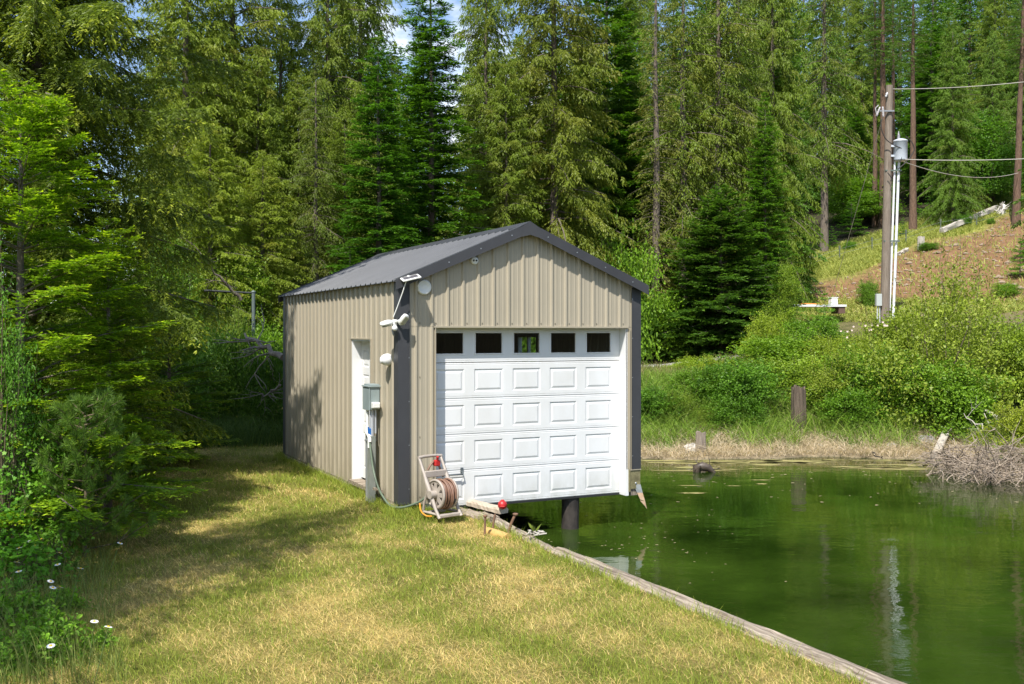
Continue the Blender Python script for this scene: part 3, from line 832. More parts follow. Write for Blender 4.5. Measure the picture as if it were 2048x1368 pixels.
mb = MB(); mb.tube([MN @ Vector((-.05, .0, .03)), MN @ Vector((-.12, -.02, -.02)), MN @ Vector((-.16, .0, -.10))], .017, 8)
mb.tube([MN @ Vector((.04, .0, -.03)), MN @ Vector((.07, -.02, -.12)), MN @ Vector((.10, -.04, -.22))], .016, 8); mb.build('hose_tail', M_HOSE, reel)
# green hose from the hose bib to the reel
M_GHOSE = mat('green_hose', (.13, .17, .12), .5)
a = house.matrix_basis
P = lambda bx, by, z: from_b(bx, by, BZ + z)
mb = MB()
ctrl = [P(-.16, .76, .83), P(-.16, .70, .66), P(-.15, .62, .42), P(-.14, .45, .20), P(-.12, .22, .06), P(-.10, -.0, .0), P(-.02, -.22, .02), P(.10, -.42, .10), P(.17, -.52, .18), P(.22, -.54, .26)]
def smooth_path(c, n=8):
    out = []
    for i in range(len(c) - 1):
        p0, p1, p2, p3 = c[max(i - 1, 0)], c[i], c[i + 1], c[min(i + 2, len(c) - 1)]
        for k in range(n):
            t = k / n
            out.append(.5 * ((2 * p1) + (p2 - p0) * t + (2 * p0 - 5 * p1 + 4 * p2 - p3) * t * t + (3 * p1 - p0 - 3 * p2 + p3) * t ** 3))
    return out + [c[-1]]
mb.tube(smooth_path([Vector(p) for p in ctrl]), .015, 8)
tag(mb.build('garden_hose', M_GHOSE), 'green garden hose drooping from the wall tap to the reel', 'hose')
mb = MB(); c = [P(.10, -.50, .10), P(.07, -.62, .03), P(.10, -.72, -.02), P(.17, -.74, -.03)]
mb.tube(smooth_path([Vector(p) for p in c]), .011, 6)
tag(mb.build('orange_rope', mat('orange_cord', (.62, .25, .02), .5)), 'short orange cord end lying in the grass beside the hose reel', 'cord')

# ------------------------------------------------------------------ timber edge of the lawn
def log_beam(name, a, b, w_, h_, m, seed, n=26, irr=.012):
    r_ = random.Random(seed); mb = MB(); a = Vector(a); b = Vector(b)
    d = (b - a).normalized(); s_ = Vector((d.y, -d.x, 0)).normalized(); u = s_.cross(d) * -1
    if u.z < 0: u = -u
    sec = [(-.5, 0), (-.5, .7), (-.42, .95), (-.15, 1.0), (.15, .98), (.4, .93), (.5, .65), (.5, 0)]
    ph = [(r_.uniform(0, 6), r_.uniform(4, 9), r_.uniform(14, 26)) for _ in sec]
    vs = []
    for i in range(n + 1):
        p = a.lerp(b, i / n)
        for (x, z), (p0, f1, f2) in zip(sec, ph):
            j = irr * (math.sin(p0 + i / n * f1 * 3) + .6 * math.sin(p0 * 2 + i / n * f2 * 3)) + r_.uniform(-irr, irr) * .5
            vs.append(Vector(((b - a).length * i / n, -(x * w_ + j), z * h_ + j * .8)))
    k = len(sec)
    fs = [(i * k + q, (i + 1) * k + q, (i + 1) * k + (q + 1) % k, i * k + (q + 1) % k) for i in range(n) for q in range(k)]
    fs += [tuple(range(k)), tuple(range(n * k + k - 1, n * k - 1, -1))]
    mb.add(vs, fs)
    o = mb.build(name, m)
    o.matrix_world = Matrix(((d.x, -s_.x, u.x, a.x), (d.y, -s_.y, u.y, a.y), (d.z, -s_.z, u.z, a.z), (0, 0, 0, 1)))
    return o
ZT = BZ - .10
def eb_(by, off, z): return from_b(edge_bx(by) + off, by, z)
a, b = eb_(-2.62, .10, ZT - .30), eb_(-7.9, .11, ZT - .29)
tag(log_beam('timber_beam', a, b, .27, .27, M_WOODG, 1, 60), 'long grey weathered timber edging the lawn down to the right corner', 'timber', 'timbers along the lawn edge')
a, b = eb_(-.25, .13, ZT - .27), eb_(-2.60, .075, ZT - .30)
tag(log_beam('timber_beam', a, b, .17, .25, M_WOODG, 2, 40, .016), 'split rough timber on the lawn edge between the stakes and grass tuft', 'timber', 'timbers along the lawn edge')
a, b = eb_(-2.2, .19, ZT - .60), eb_(-8.2, .20, ZT - .62)
tag(log_beam('timber_beam', a, b, .14, .24, M_WOODZ, 3, 50), 'darker lower timber at the waterline below the long lawn edging', 'timber', 'timbers along the lawn edge')
a, b = from_b(.80, .25, ZT - .10), from_b(1.02, -.75, ZT - .10)
tag(log_beam('plank', a, b, .24, .10, M_WOODG, 4, 20, .006), 'wide flat grey board half in the turf under the garage door', 'plank')
a, b = from_b(1.10, .30, ZT + .0), from_b(1.24, -.62, ZT + .0)
tag(log_beam('plank', a, b, .14, .075, mat('light_plank', (.36, .29, .21), .9, noise=(5, (.52, .45, .36), .3, .7, (1, 8, 8)), bump=(9, .6, .01)), 5, 20, .004), 'pale squared board lying on top beside the red reflector', 'plank')
M_RUST = mat('rusty_steel', (.13, .075, .05), .85, noise=(20, (.24, .13, .075), .35, .7), bump=(40, .5, .004))
def stake(px, py, h, dx, dy, r, label, flare=0, m=M_RUST):
    p = hit(px, py); mb = MB()
    top = p + Vector((dx, dy, h))
    mb.tube([p + Vector((0, 0, -.1)), p.lerp(top, .5), top], [r, r, r], 8)
    if flare: mb.lathe([(r, -.02), (r * 2, -.008), (r * 2, .01), (0, .012)], Matrix.Translation(top), 10)
    return tag(mb.build('stake', m), label, 'stake', 'stakes in the lawn edge'), top
stake(969, 1072, .24, .01, .0, .013, 'left upright thin rusty stake behind the orange half log', 1)
stake(984, 1064, .22, .04, .0, .013, 'middle rusty stake just below the red reflector', 0)
stake(1013, 1068, .24, .11, .0, .017, 'right thicker rusty stake leaning over the water side', 1)
p = at(987, 12.9, 1040); p = from_b(1.20, -.66, 0); p.z = ZT + .075
mb = MB(); MZ = Matrix.Translation(p)
mb.lathe([(.0, .12), (.02, .118), (.034, .10), (.05, .09), (.062, .06), (.06, .03), (.05, .012), (.03, .0), (0, 0)], MZ, 16)
mb.box((-.03, -.072, .03), (.03, -.05, .045), MZ, .004)
tag(mb.build('reflector', M_RED), 'small round red reflector cap at the end of the pale board', 'reflector')
a, b = hit(975, 1064), hit(1016, 1078)
mb = MB(); mb.tube([a + Vector((0, 0, .0)), a.lerp(b, .5) + Vector((0, 0, .0)), b + Vector((0, 0, -.0))], [.06, .066, .06], 14)
tag(mb.build('half_log', mat('peeled_log', (.55, .36, .12), .8, noise=(6, (.42, .27, .09), .35, .75), bump=(14, .5, .01))), 'short peeled orange yellow log lying in the grass at the stakes', 'log')
# torn board hanging off the corner post
p0 = from_b(W_ - .02, -.03, BZ + .02)
mb = MB()
pts = [p0 + Vector((-.02, 0, .02)), p0 + Vector((.02, -.01, -.10)), p0 + Vector((.06, -.02, -.22)), p0 + Vector((.11, -.03, -.34))]
for i in range(3):
    wv = [.085, .068, .058, .02]
    A, B = pts[i], pts[i + 1]
    vs = [A + Vector((-wv[i] * .6, 0, 0)), A + Vector((wv[i] * .6, -.02, 0)), B + Vector((wv[i + 1] * .6, -.02, 0)), B + Vector((-wv[i + 1] * .6, 0, .02 * i))]
    vs += [q + Vector((0, .025, 0)) for q in vs]
    mb.add(vs, [(0, 1, 2, 3), (7, 6, 5, 4), (0, 4, 5, 1), (1, 5, 6, 2), (2, 6, 7, 3), (3, 7, 4, 0)], mi=0 if i == 0 else 1)
tag(mb.build('broken_board', [M_METAL, mat('split_wood', (.40, .26, .16), .9, noise=(8, (.55, .42, .30), .3, .7), bump=(14, .6, .01))]),
    'torn splintered board with metal strap dangling from the right corner post', 'board')
# ------------------------------------------------------------------ trees
def conifer(seed, H, Rr, nb, z0=.06, prof=None, rise=.15, droop=.5, tw_sp=.11, tw_len=.55, tw_down=.3, lf_sp=.05, lf_L=.12, lf_W=.04,
            lf_spread=.7, lf_down=.2, dark=(.03, .06, .012), lite=(.075, .125, .025), tip=None, brown=0.0, browncol=(.125, .10, .03), whorl=0.0, gap=.0,
            trunk_r=None, sag=.25, lean=0.0, barkm=None, inner=.12, clump=0.0, bough=.35, flat=0.0):
    """a conifer's crown and trunk meshes at the origin"""
    g = np.random.default_rng(seed)
    if prof is None: prof = lambda t: (1 - t) ** .8 * (.55 + .45 * np.minimum(1, t / .15)) + .02
    t = np.sort((np.arange(nb) + g.random(nb)) / nb)
    t = t ** 1.05
    if whorl:
        nw = int(H * (1 - z0) / whorl); t = (np.floor(t * nw) + .5 + g.normal(0, .10, nb)) / nw; t = np.clip(t, 0, .995)
    zb = H * (z0 + (1 - z0) * t)
    az = np.arange(nb) * 2.39996 + g.normal(0, .5, nb)
    Lb = Rr * prof(t) * g.uniform(1 - bough, 1 + bough * .6, nb)
    if clump:                                             # big lobes and holes around the crown
        q = np.sin(az * 2 + zb * 1.3 + seed) * np.cos(az * 3 - zb * .9 + seed * 2)
        Lb *= 1 + clump * q
    keep = g.random(nb) > gap
    t, zb, az, Lb = t[keep], zb[keep], az[keep], Lb[keep]; nb = len(t)
    ri = rise + .5 * t ** 2 + g.normal(0, .06, nb)         # slope at the trunk, steeper towards the top
    dr = droop * (1 - .6 * t) * g.uniform(.7, 1.3, nb)
    bt = np.where(g.random(nb) < brown, g.uniform(.4, 1, nb), g.uniform(0, brown * .5 + 1e-6, nb))
    shade = g.uniform(.75, 1.2, nb)
    h = np.stack([np.cos(az), np.sin(az), 0 * az], -1); zv = np.array([0, 0, 1.0])
    def axis_p(i, s):
        return (np.stack([0 * zb[i], 0 * zb[i], zb[i]], -1) + h[i] * (Lb[i] * s)[:, None] * (1 - .1 * s[:, None])
                + zv * (Lb[i] * (ri[i] * s - dr[i] * s * s + .5 * dr[i] * np.maximum(0, s - .6) ** 2 * 2))[:, None])
    nt = np.maximum(3, (Lb * (1 - inner) / tw_sp).astype(int)) * 2
    bi = np.repeat(np.arange(nb), nt); T = len(bi)
    s = inner + (1 - inner) * g.random(T) ** .85
    side = np.where(g.random(T) < .5, -1.0, 1.0)
    P0 = axis_p(bi, s); Tn = nrm(axis_p(bi, s + .03) - P0)
    S = np.stack([-np.sin(az[bi]), np.cos(az[bi]), 0 * s], -1) * side[:, None]
    mixf = g.uniform(.35, .9, T)[:, None]
    D = nrm(Tn * mixf + S * (1.05 - .5 * mixf) + zv * (-tw_down * g.uniform(.3, 1.5, T))[:, None] + g.normal(0, .12 + .25 * (1 - flat) * .5, (T, 3)))
    tl = np.minimum(tw_len, Lb[bi] * .55) * (1.12 - s) ** .55 * g.uniform(.6, 1.25, T)
    nl = np.maximum(2, (tl / lf_sp).astype(int)); li = np.repeat(np.arange(T), nl); N = len(li)
    u = g.random(N)
    Lp = P0[li] + D[li] * (tl[li] * u)[:, None] - zv * (sag * tl[li] * u * u)[:, None]
    q = np.where(g.random(N) < .5, -1.0, 1.0)[:, None]
    pn = nrm(np.cross(D[li], zv) + 1e-6)
    LD = D[li] * .8 + pn * q * lf_spread + g.normal(0, .18, (N, 3)) - zv * (lf_down * g.uniform(.5, 1.4, N))[:, None]
    nor = zv * (.4 + flat) + g.normal(0, .45 * (1 - .5 * flat), (N, 3)) + D[li] * g.normal(0, .3, (N, 1))
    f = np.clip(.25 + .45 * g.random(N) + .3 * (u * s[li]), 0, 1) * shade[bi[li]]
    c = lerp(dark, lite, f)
    if tip is not None:
        k = np.clip((u - .72) / .28, 0, 1) * np.clip((s[li] - .35) / .4, 0, 1) * (g.random(N) < .8); c = lerp_c(c, tip, k)
    if brown: c = lerp_c(c, browncol, bt[bi[li]] * g.uniform(.5, 1, N))
    Lv = Leaves(); sc = g.uniform(.65, 1.25, N)
    if lean: Lp[:, 0] += lean * Lp[:, 2]
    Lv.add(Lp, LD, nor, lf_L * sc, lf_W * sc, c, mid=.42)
    mb = MB(); r0 = trunk_r or H * .011
    n = 14
    mb.tube([(lean * z + .02 * H * .05 * math.sin(z * .8 + seed), .02 * math.sin(z * .6), z) for z in [-.6] + [H * k / n for k in range(n)]], [r0 * 1.35] + [r0 * (1 - .93 * k / n) * (1.15 if k == 0 else 1) for k in range(n)], 9)
    for i in range(0, nb, max(1, nb // 130)):
        pts = [axis_p(np.array([i]), np.array([x]))[0] for x in (0, .3, .6, .92)]
        if lean: pts = [p + np.array([lean * p[2], 0, 0]) for p in pts]
        rb = max(.006, Lb[i] * .011); mb.tube(pts, [rb, rb * .8, rb * .5, rb * .2], 4, cap=False)
    return Lv, mb

def lerp_c(c, col, k): return c + (np.array(col)[None, :] - c) * k[:, None]

class Proto:
    def __init__(s, name, seed, foliage=None, bark=None, **kw):
        Lv, mb = conifer(seed, **kw); s.H = kw['H']
        s.crown = Lv.mesh('crown', foliage or M_FOL)
        o = mb.build('trunk', bark or M_BARK); s.trunk = o.data; bpy.data.objects.remove(o)
        s.name = name
    def put(s, loc, H, rs, rot, label, cat='tree', tint=(1, 1, 1), group=None, name=None):
        e = empty(name or s.name, loc, rot, label, cat, group)
        k = H / s.H; e.scale = (k * rs, k * rs, k)
        c = mesh_obj('crown', s.crown, e); c.color = (tint[0] * 1.0, tint[1] * 1.16, tint[2], 1)
        mesh_obj('trunk', s.trunk, e)
        return e

PY = dict(dark=(.060, .068, .014), lite=(.155, .160, .036))
cedar_prof = lambda t: (1 - t) ** .62 * (.72 + .28 * np.minimum(1, t / .1)) + .03
P_CED = [Proto('cedar_tree', 21 + k, H=20, Rr=3.7, nb=450, z0=.03, prof=cedar_prof, rise=.12, droop=.62, tw_sp=.10, tw_len=.62, tw_down=.55, lf_sp=.031,
               lf_L=.125, lf_W=.036, lf_spread=.5, lf_down=.6, brown=(.08, .18, .12)[k], sag=.45, clump=.22, gap=.04, **PY) for k in range(3)]
P_CEDB = Proto('cedar_tree', 31, H=20, Rr=3.7, nb=450, z0=.03, prof=cedar_prof, rise=.12, droop=.62, tw_sp=.10, tw_len=.62, tw_down=.55, lf_sp=.031,
               lf_L=.12, lf_W=.036, lf_spread=.5, lf_down=.55, brown=.55, browncol=(.125, .105, .028), dark=(.055, .062, .014), lite=(.13, .135, .03), sag=.4, clump=.25)
P_BARE = [Proto('cedar_tree', 41 + k, H=20, Rr=2.8, nb=260, z0=.22, rise=-.05, droop=.5, tw_sp=.12, tw_len=.7, tw_down=.7, lf_sp=.036, lf_L=.12, lf_W=.036,
                prof=lambda t: (1 - t) ** .6 * (.6 + .4 * np.sin(t * 14) ** 2) + .03, lf_spread=.4, lf_down=.7, brown=.3, sag=.4, clump=.3, gap=.12, dark=(.055, .066, .014), lite=(.135, .145, .03)) for k in range(2)]
FD = dict(dark=(.022, .048, .010), lite=(.068, .120, .022))
fir_prof = lambda t: (1 - t) ** .78 * (.8 + .2 * np.minimum(1, t / .1)) + .03
P_FIR = [Proto('fir_tree', 51 + k, H=16, Rr=2.9, nb=520, z0=.05, prof=fir_prof, rise=.08, droop=.26, tw_sp=.085, tw_len=.55, tw_down=.10, lf_sp=.036, lf_L=.125, lf_W=.045,
               lf_spread=.8, lf_down=.05, sag=.12, whorl=.32, flat=.7, clump=.15, tip=(.12, .18, .03), **FD) for k in range(2)]
P_FIRY = Proto('young_fir', 61, H=6, Rr=2.2, nb=420, z0=.03, prof=lambda t: (1 - t) ** .72 * (.85 + .15 * np.minimum(1, t / .1)) + .03, rise=.22, droop=.28, tw_sp=.06, tw_len=.42, tw_down=.06,
               lf_sp=.028, lf_L=.095, lf_W=.036, lf_spread=.8, lf_down=.03, sag=.08, whorl=.2, flat=.7, clump=.2, dark=(.026, .048, .014), lite=(.072, .110, .026), tip=(.12, .165, .035))
P_SAP = Proto('fir_sapling', 62, H=2, Rr=.75, nb=80, z0=.03, prof=lambda t: (1 - t) ** .9 + .03, rise=.3, droop=.25, tw_sp=.06, tw_len=.25, tw_down=.03,
              lf_sp=.022, lf_L=.065, lf_W=.028, lf_spread=.8, lf_down=.0, sag=.05, whorl=.2, flat=.6, dark=(.05, .095, .018), lite=(.115, .19, .035), tip=(.16, .24, .05))
P_THIN = Proto('sparse_conifer', 71, H=18, Rr=1.5, nb=260, z0=.10, rise=-.1, droop=.4, tw_sp=.10, tw_len=.5, tw_down=.5, lf_sp=.06, lf_L=.12, lf_W=.03, lf_spread=.6, lf_down=.4,
               prof=lambda t: (1 - t) ** .5 * .9 + .05, brown=.75, browncol=(.15, .11, .055), sag=.3, gap=.1, dark=(.06, .065, .02), lite=(.12, .12, .04))
P_PINE = Proto('pine_tree', 81, bark=M_BARKR, H=26, Rr=2.3, nb=150, z0=.52, rise=.1, droop=.3, tw_sp=.16, tw_len=.6, tw_down=.2, lf_sp=.06, lf_L=.17, lf_W=.04, lf_spread=.8, lf_down=.1,
               prof=lambda t: np.sqrt(np.maximum(0, 1 - t)) * (.6 + .4 * np.minimum(1, t / .2)), sag=.1, dark=(.03, .05, .014), lite=(.08, .11, .025), trunk_r=.34, clump=.3)
P_HILL = [Proto('fir_tree', 91 + k, H=22, Rr=3.2, nb=260, z0=.05, prof=fir_prof, rise=.05, droop=.35, tw_sp=.15, tw_len=.8, tw_down=.25, lf_sp=.07, lf_L=.24, lf_W=.085, lf_spread=.7,
               lf_down=.2, sag=.2, clump=.25, brown=.1, browncol=(.12, .11, .03), dark=(.035, .06, .014), lite=(.085, .125, .028)) for k in range(2)]

def tree(proto, px, Y, top, rs, label, rot=None, tint=(1, 1, 1), cat='tree', group=None, name=None):
    x = (px - 1024) / FPX * Y; z = surf(x, Y) - .05
    H = CAMZ + (HZ - top) / FPX * Y - z
    return proto.put((x, Y, z), H, rs, random.uniform(0, 6.28) if rot is None else rot, label, cat, tint, group, name)
C, F_, B_ = P_CED, P_FIR, P_BARE
for t in [
    (C[0], 372, 33.0, -330, 1.0, 'yellow green cedar at the left of the forest, first right of the drooping dark fir', 0.3, (1.15, 1.1, 1.0)),
    (C[1], 466, 35.0, -380, .85, 'tall yellow green cedar, second right of the drooping dark fir', 1.9, (1.1, 1.05, .9)),
    (C[2], 562, 38.0, -120, .85, 'cedar with its open ragged top against the blue sky left of the boathouse', 2.5, (1.08, 1.05, .9)),
    (C[0], 655, 39.0, -320, .8, 'tall cedar behind the thin olive conifer, left of the dark firs', 4.0, (1, 1, 1)),
    (C[1], 720, 42.0, -300, .8, 'yellowish cedar top showing just above the shorter dark fir', 5.1, (.95, .98, 1)),
    (B_[0], 632, 32.0, 115, 1.1, 'thin olive conifer with dead inner twigs above the left roof', .7, (.8, .8, .9)),
    (F_[0], 757, 31.5, 62, 1.1, 'shorter dark green fir with pointed top above the boathouse roof', 1.0, (.85, .9, .9)),
    (F_[1], 862, 34.5, -110, 1.05, 'tall dark fir with pale trunk line, left of the sky gap', 2.2, (.95, .92, .85)),
    (C[2], 972, 39.0, -240, .68, 'slim cedar with open branches just right of the sky gap', 3.3, (1, 1, .9)),
    (P_CEDB, 1108, 40.0, -420, .86, 'broad brown tinged cedar rising right behind the roof peak', 2.0, (1.05, 1.0, .9)),
    (F_[0], 1212, 46.0, -190, 1.0, 'dark conifer between the broad brown cedar and the bare brown snag', 3.7, (1.1, 1.05, .9)),
    (P_THIN, 1312, 43.5, -150, 1.1, 'sparse brown conifer almost bare of needles, right of the roof peak', 1.2, (1, 1, 1)),
    (B_[1], 1366, 44.5, -220, 1.0, 'narrow cedar with reddish trunk, right of the sparse brown conifer', 2.9, (1, 1, .9)),
    (B_[0], 1436, 45.5, -260, 1.0, 'cedar with long bare dark trunk, left one of the close pair', 4.2, (1, 1, .9)),
    (B_[1], 1476, 46.5, -240, .9, 'cedar with bare trunk, right one of the close pair', .4, (.95, 1, .9)),
    (C[0], 1545, 51.0, -300, .62, 'tall dense cedar in the middle right of the forest', 1.4, (.95, 1.0, .9)),
    (F_[1], 1530, 44.0, 185, .95, 'mid height green fir in front of the tall dense cedars', 5.0, (1.15, 1.1, 1.0)),
    (B_[0], 1648, 64.0, -250, 1.0, 'large cedar with low trunk at the upper end of the grassy slope', 3.9, (.9, .98, .9)),
    (C[1], 1540, 54.0, 60, .6, 'bushy cedar left of the utility pole above the grass slope', 0.0, (.95, 1.02, .9)),
    (C[1], 1905, 66.0, 30, .95, 'dense green conifer just right of the utility pole on the hill', 2.2, (.75, .95, .9)),
    (C[0], 1985, 71.0, 60, .9, 'dark conifer on the hill beside the far right red trunk', .9, (.7, .9, .9)),
    (F_[0], 1862, 76.0, 30, 1.3, 'shaded fir on the hill behind the utility pole transformer', 1.9, (.9, .95, .9)),
    (F_[1], 1712, 74.0, 190, 1.2, 'green fir on the hill left of the pole top', 1.1, (1.1, 1.1, 1)),
    (C[2], 2062, 78.0, -40, .9, 'conifer at the right border of the photo above the dirt slope', 4.4, (.75, .95, .9)),
    (P_FIRY, 1442, 41.5, 372, 1.3, 'bushy young dark fir standing alone at the road right of the boathouse', 0.9, (.85, .9, 1)),
    (C[2], 420, 29.0, 240, 1.5, 'low sunlit cedar left of the boathouse behind the grey metal post', 1.2, (1.2, 1.15, .9)),
    (C[0], 525, 30.5, 300, 1.5, 'low yellow cedar with hanging sprays at the left roof corner', 2.2, (1.15, 1.1, .9)),
]: tree(t[0], t[1], t[2], t[3], t[4], t[5], t[6], t[7])
for px, Y, top, rs, lab, ln in ((1750, 70, -90, .8, 'slim pale bare pine trunk left of the utility pole', .0), (1768, 69, -160, 1.15, 'thick dark bare pine trunk right behind the utility pole top', -.02),
                           (1786, 74, -120, .8, 'thin reddish pine trunk partly hidden by the utility pole', 0), (1826, 66, -130, 1.0, 'straight red brown pine trunk right of the transformer', 0),
                           (2032, 62, -140, 1.05, 'red brown leaning pine trunk at the right edge, wire tied to it', -.035)):
    e = tree(P_PINE, px, Y, top, rs, lab, random.uniform(0, 6), group='bare pine trunks on the hill')
    e.rotation_euler = (0, ln, e.rotation_euler[2])
# ranks behind, seen only through the gaps
k = 0
for px in range(335, 1280, 64):
    if 905 < px < 960: continue
    tree(P_HILL[px % 2], px, random.uniform(60, 68), random.uniform(-10, 110) + (60 if 500 < px < 600 else 0), 1.15, 'conifer half hidden in the ranks behind the front trees', None, (1.05, 1.05, .9), group='half hidden forest conifers')
for px in range(320, 1260, 78):
    k += 1
    tree((C[k % 3], P_HILL[k % 2], F_[k % 2])[k % 3], px + random.uniform(-22, 22), random.uniform(46, 56), random.uniform(30, 170), random.uniform(1.0, 1.25),
         'conifer half hidden in the ranks behind the front trees', None, (.85, .95, .9), group='half hidden forest conifers')
for Y0, stp, lo, hi in ((56, 92, -60, 60), (84, 78, -150, -20), (112, 70, -210, -80)):
    for px in range(1265 if Y0 > 60 else 1300, 2140, stp):
        k += 1
        if 1640 < px < 2100 and Y0 == 56: continue
        if 1740 < px < 1840 and Y0 == 112: continue
        top = random.uniform(lo, hi)
        if 1735 < px < 1845: top = random.uniform(-30, 40)
        tree(P_HILL[k % 2] if k % 3 else C[k % 3], px + random.uniform(-25, 25), Y0 + random.uniform(-5, 5), top, random.uniform(.85, 1.1),
             'conifer half hidden in the ranks behind the front trees', None, (.95, 1.0, .95), group='half hidden forest conifers')
for px, Y, top, rs in ((418, 38, 30, 1.0), (515, 34, 90, 1.1), (598, 35, 140, 1.1), (690, 34, 210, 1.2), (1012, 38, 110, 1.0), (1058, 43, 40, .9), (1168, 45, 30, .9), (1262, 48, 120, 1.0), (1340, 50, 200, 1.1), (1402, 51, 40, .9), (1520, 56, 60, .9)):
    tree(C[px % 3], px, Y, top, rs, 'conifer half hidden in the ranks behind the front trees', None, (.98, 1.0, .9), group='half hidden forest conifers')
for px, Y, top in ((1800, 96, -140), (1870, 99, -170), (1940, 94, -150), (2010, 98, -180), (1760, 104, -120)):
    tree(P_HILL[px % 2], px, Y, top, 1.1, 'conifer half hidden in the ranks behind the front trees', None, (.9, 1.0, .95), group='half hidden forest conifers')
for px, py, h, lab in ((1608, 531, 1.7, 'small fir sapling at the low end of the grass slope'), (1664, 498, 1.5, 'little pale fir sapling at the forest edge left of the pole'), (1703, 474, 2.6, 'taller fir sapling at the forest edge left of the utility pole'),
                       (1806, 474, 1.3, 'fir sapling right beside the conduits on the utility pole'), (2040, 556, 2.0, 'young fir at the right border on the dirt slope'), (1895, 432, 4.0, 'wide bushy young conifer on the hill right of the transformer'),
                       (1650, 692, 2.1, 'bright green young fir on the far bank left of the pole base')):
    p = hit(px, py); P_SAP.put(p - Vector((0, 0, .05)), h, 1.5 if h > 3.5 else (1.2 if h > 2 else 1.0), random.uniform(0, 6), lab, 'sapling', (.75, .85, .85) if h > 3.5 else (1, 1, 1))

# near trees on the left
P_DOUG = Proto('drooping_fir', 101, H=20, Rr=3.5, nb=440, z0=.04, prof=lambda t: (1 - t) ** .5 * (.62 + .38 * np.minimum(1, t / .32)) + .03, rise=.16, droop=.34, tw_sp=.042, tw_len=.70, tw_down=.8,
               lf_sp=.0125, lf_L=.065, lf_W=.017, lf_spread=.7, lf_down=.15, sag=.5, clump=.25, bough=.45, inner=.06, dark=(.040, .062, .014), lite=(.098, .135, .026), tip=(.24, .27, .05), trunk_r=.22)
x, y = at(70, 15.0, 0).x, 15.0
P_DOUG.put((x, y, surf(x, y) - .1), 20, 1.0, 1.0, 'large dark fir with drooping boughs towering over the left side', tint=(1.12, .86, .95))
P_GRAND = Proto('young_fir', 111, H=5, Rr=1.75, nb=140, z0=.04, prof=lambda t: (1 - t) ** .7 * .95 + .05, rise=.38, droop=.38, tw_sp=.030, tw_len=.36, tw_down=.05, lf_sp=.0085, lf_L=.045, lf_W=.0145,
                lf_spread=.9, lf_down=.0, sag=.12, whorl=.24, flat=.75, inner=.12, dark=(.045, .085, .012), lite=(.115, .185, .022), tip=(.26, .32, .035), trunk_r=.07)
def gfir(px, Y, top, rs, rot, lab, tint=(1, 1, 1)):
    x = at(px, Y, 0).x; z = surf(x, Y) - .1
    P_GRAND.put((x, Y, z), CAMZ + (HZ - top) / FPX * Y - z, rs, rot, lab, tint=(tint[0] * 1.42, tint[1] * 1.12, tint[2] * .9))
gfir(40, 11.4, 165, 1.2, .4, 'young fir with bright yellow green branch tips at the left edge')
gfir(215, 13.2, 440, 1.05, 4.6, 'mid sized fir between the bright young fir and the lawn', (.9, .9, .8))
gfir(340, 18.0, 560, 1.2, 2.6, 'shaded young fir below the drooping boughs at the lawn edge', (.8, .8, .8))
# trees that stand left of the view and shade the lawn
for x, y, h in ((-5.0, 5.3, 13), (-5.0, 7.0, 9)):
    P_BARE[1].put((x, y, surf(x, y) - .1), h, 1.0, random.uniform(0, 6), 'tall conifer left of the view that shades the lawn', group='conifers left of the view')

# white pine with long needles
def pine_sapling(seed):
    g = np.random.default_rng(seed); Lv = Leaves(); mb = MB()
    mb.tube([(0, 0, -.1), (.02, .01, .8), (.0, .03, 1.7)], [.03, .022, .008], 7)
    tufts = []
    for i in range(46):
        z = .1 + 1.55 * (i / 46) ** .9; a = i * 2.4 + g.normal(0, .3); L = .80 * (1 - (z / 1.9)) ** .6 + .12; L *= g.uniform(.75, 1.15)
        pts = [Vector((0, 0, z)), Vector((L * .5 * math.cos(a), L * .5 * math.sin(a), z + .10 * L)), Vector((L * math.cos(a), L * math.sin(a), z + .38 * L))]
        mb.tube(pts, [.010, .007, .004], 5, cap=False)
        d = (pts[2] - pts[1]).normalized()
        tufts.append((pts[2], d, 1.0)); tufts.append((pts[1].lerp(pts[2], .45), d, .8)); tufts.append((pts[1], d, .7))
        for q in (-1, 1):
            e = pts[1] + Vector((-math.sin(a) * q * .2 * L, math.cos(a) * q * .2 * L, .12 * L)) + d * .12
            mb.tube([pts[1], e], [.006, .004], 4, cap=False); tufts.append((e, (e - pts[1]).normalized(), .9))
    for p, d, k in tufts:
        n = 120; u = g.random(n)
        v = nrm(g.normal(0, 1, (n, 3))); v -= (v @ np.array(d))[:, None] * np.array(d); v = nrm(v)
        D = np.array(d) * g.uniform(.25, 1.1, n)[:, None] + v * .8
        base = np.array(p)[None] - np.array(d)[None] * (.09 * u)[:, None]
        c = lerp((.035, .07, .02), (.12, .175, .05), g.random(n))
        Lv.add(base, D, g.normal(0, 1, (n, 3)), .105 * k * g.uniform(.8, 1.1, n), np.full(n, .0055), c, mid=.5, curl=-.04)
    return Lv, mb
Lv, mb = pine_sapling(5)
p = at(168, 10.6, 0); p.z = surf(p.x, p.y) - .02
e = empty('pine_sapling', p, 0, 'small white pine with long needle tufts at the lawn edge', 'sapling')
e.scale = (.85, .85, .98)
mesh_obj('crown', Lv.mesh('crown', M_FOL), e); mb.build('trunk', M_STEM, e)

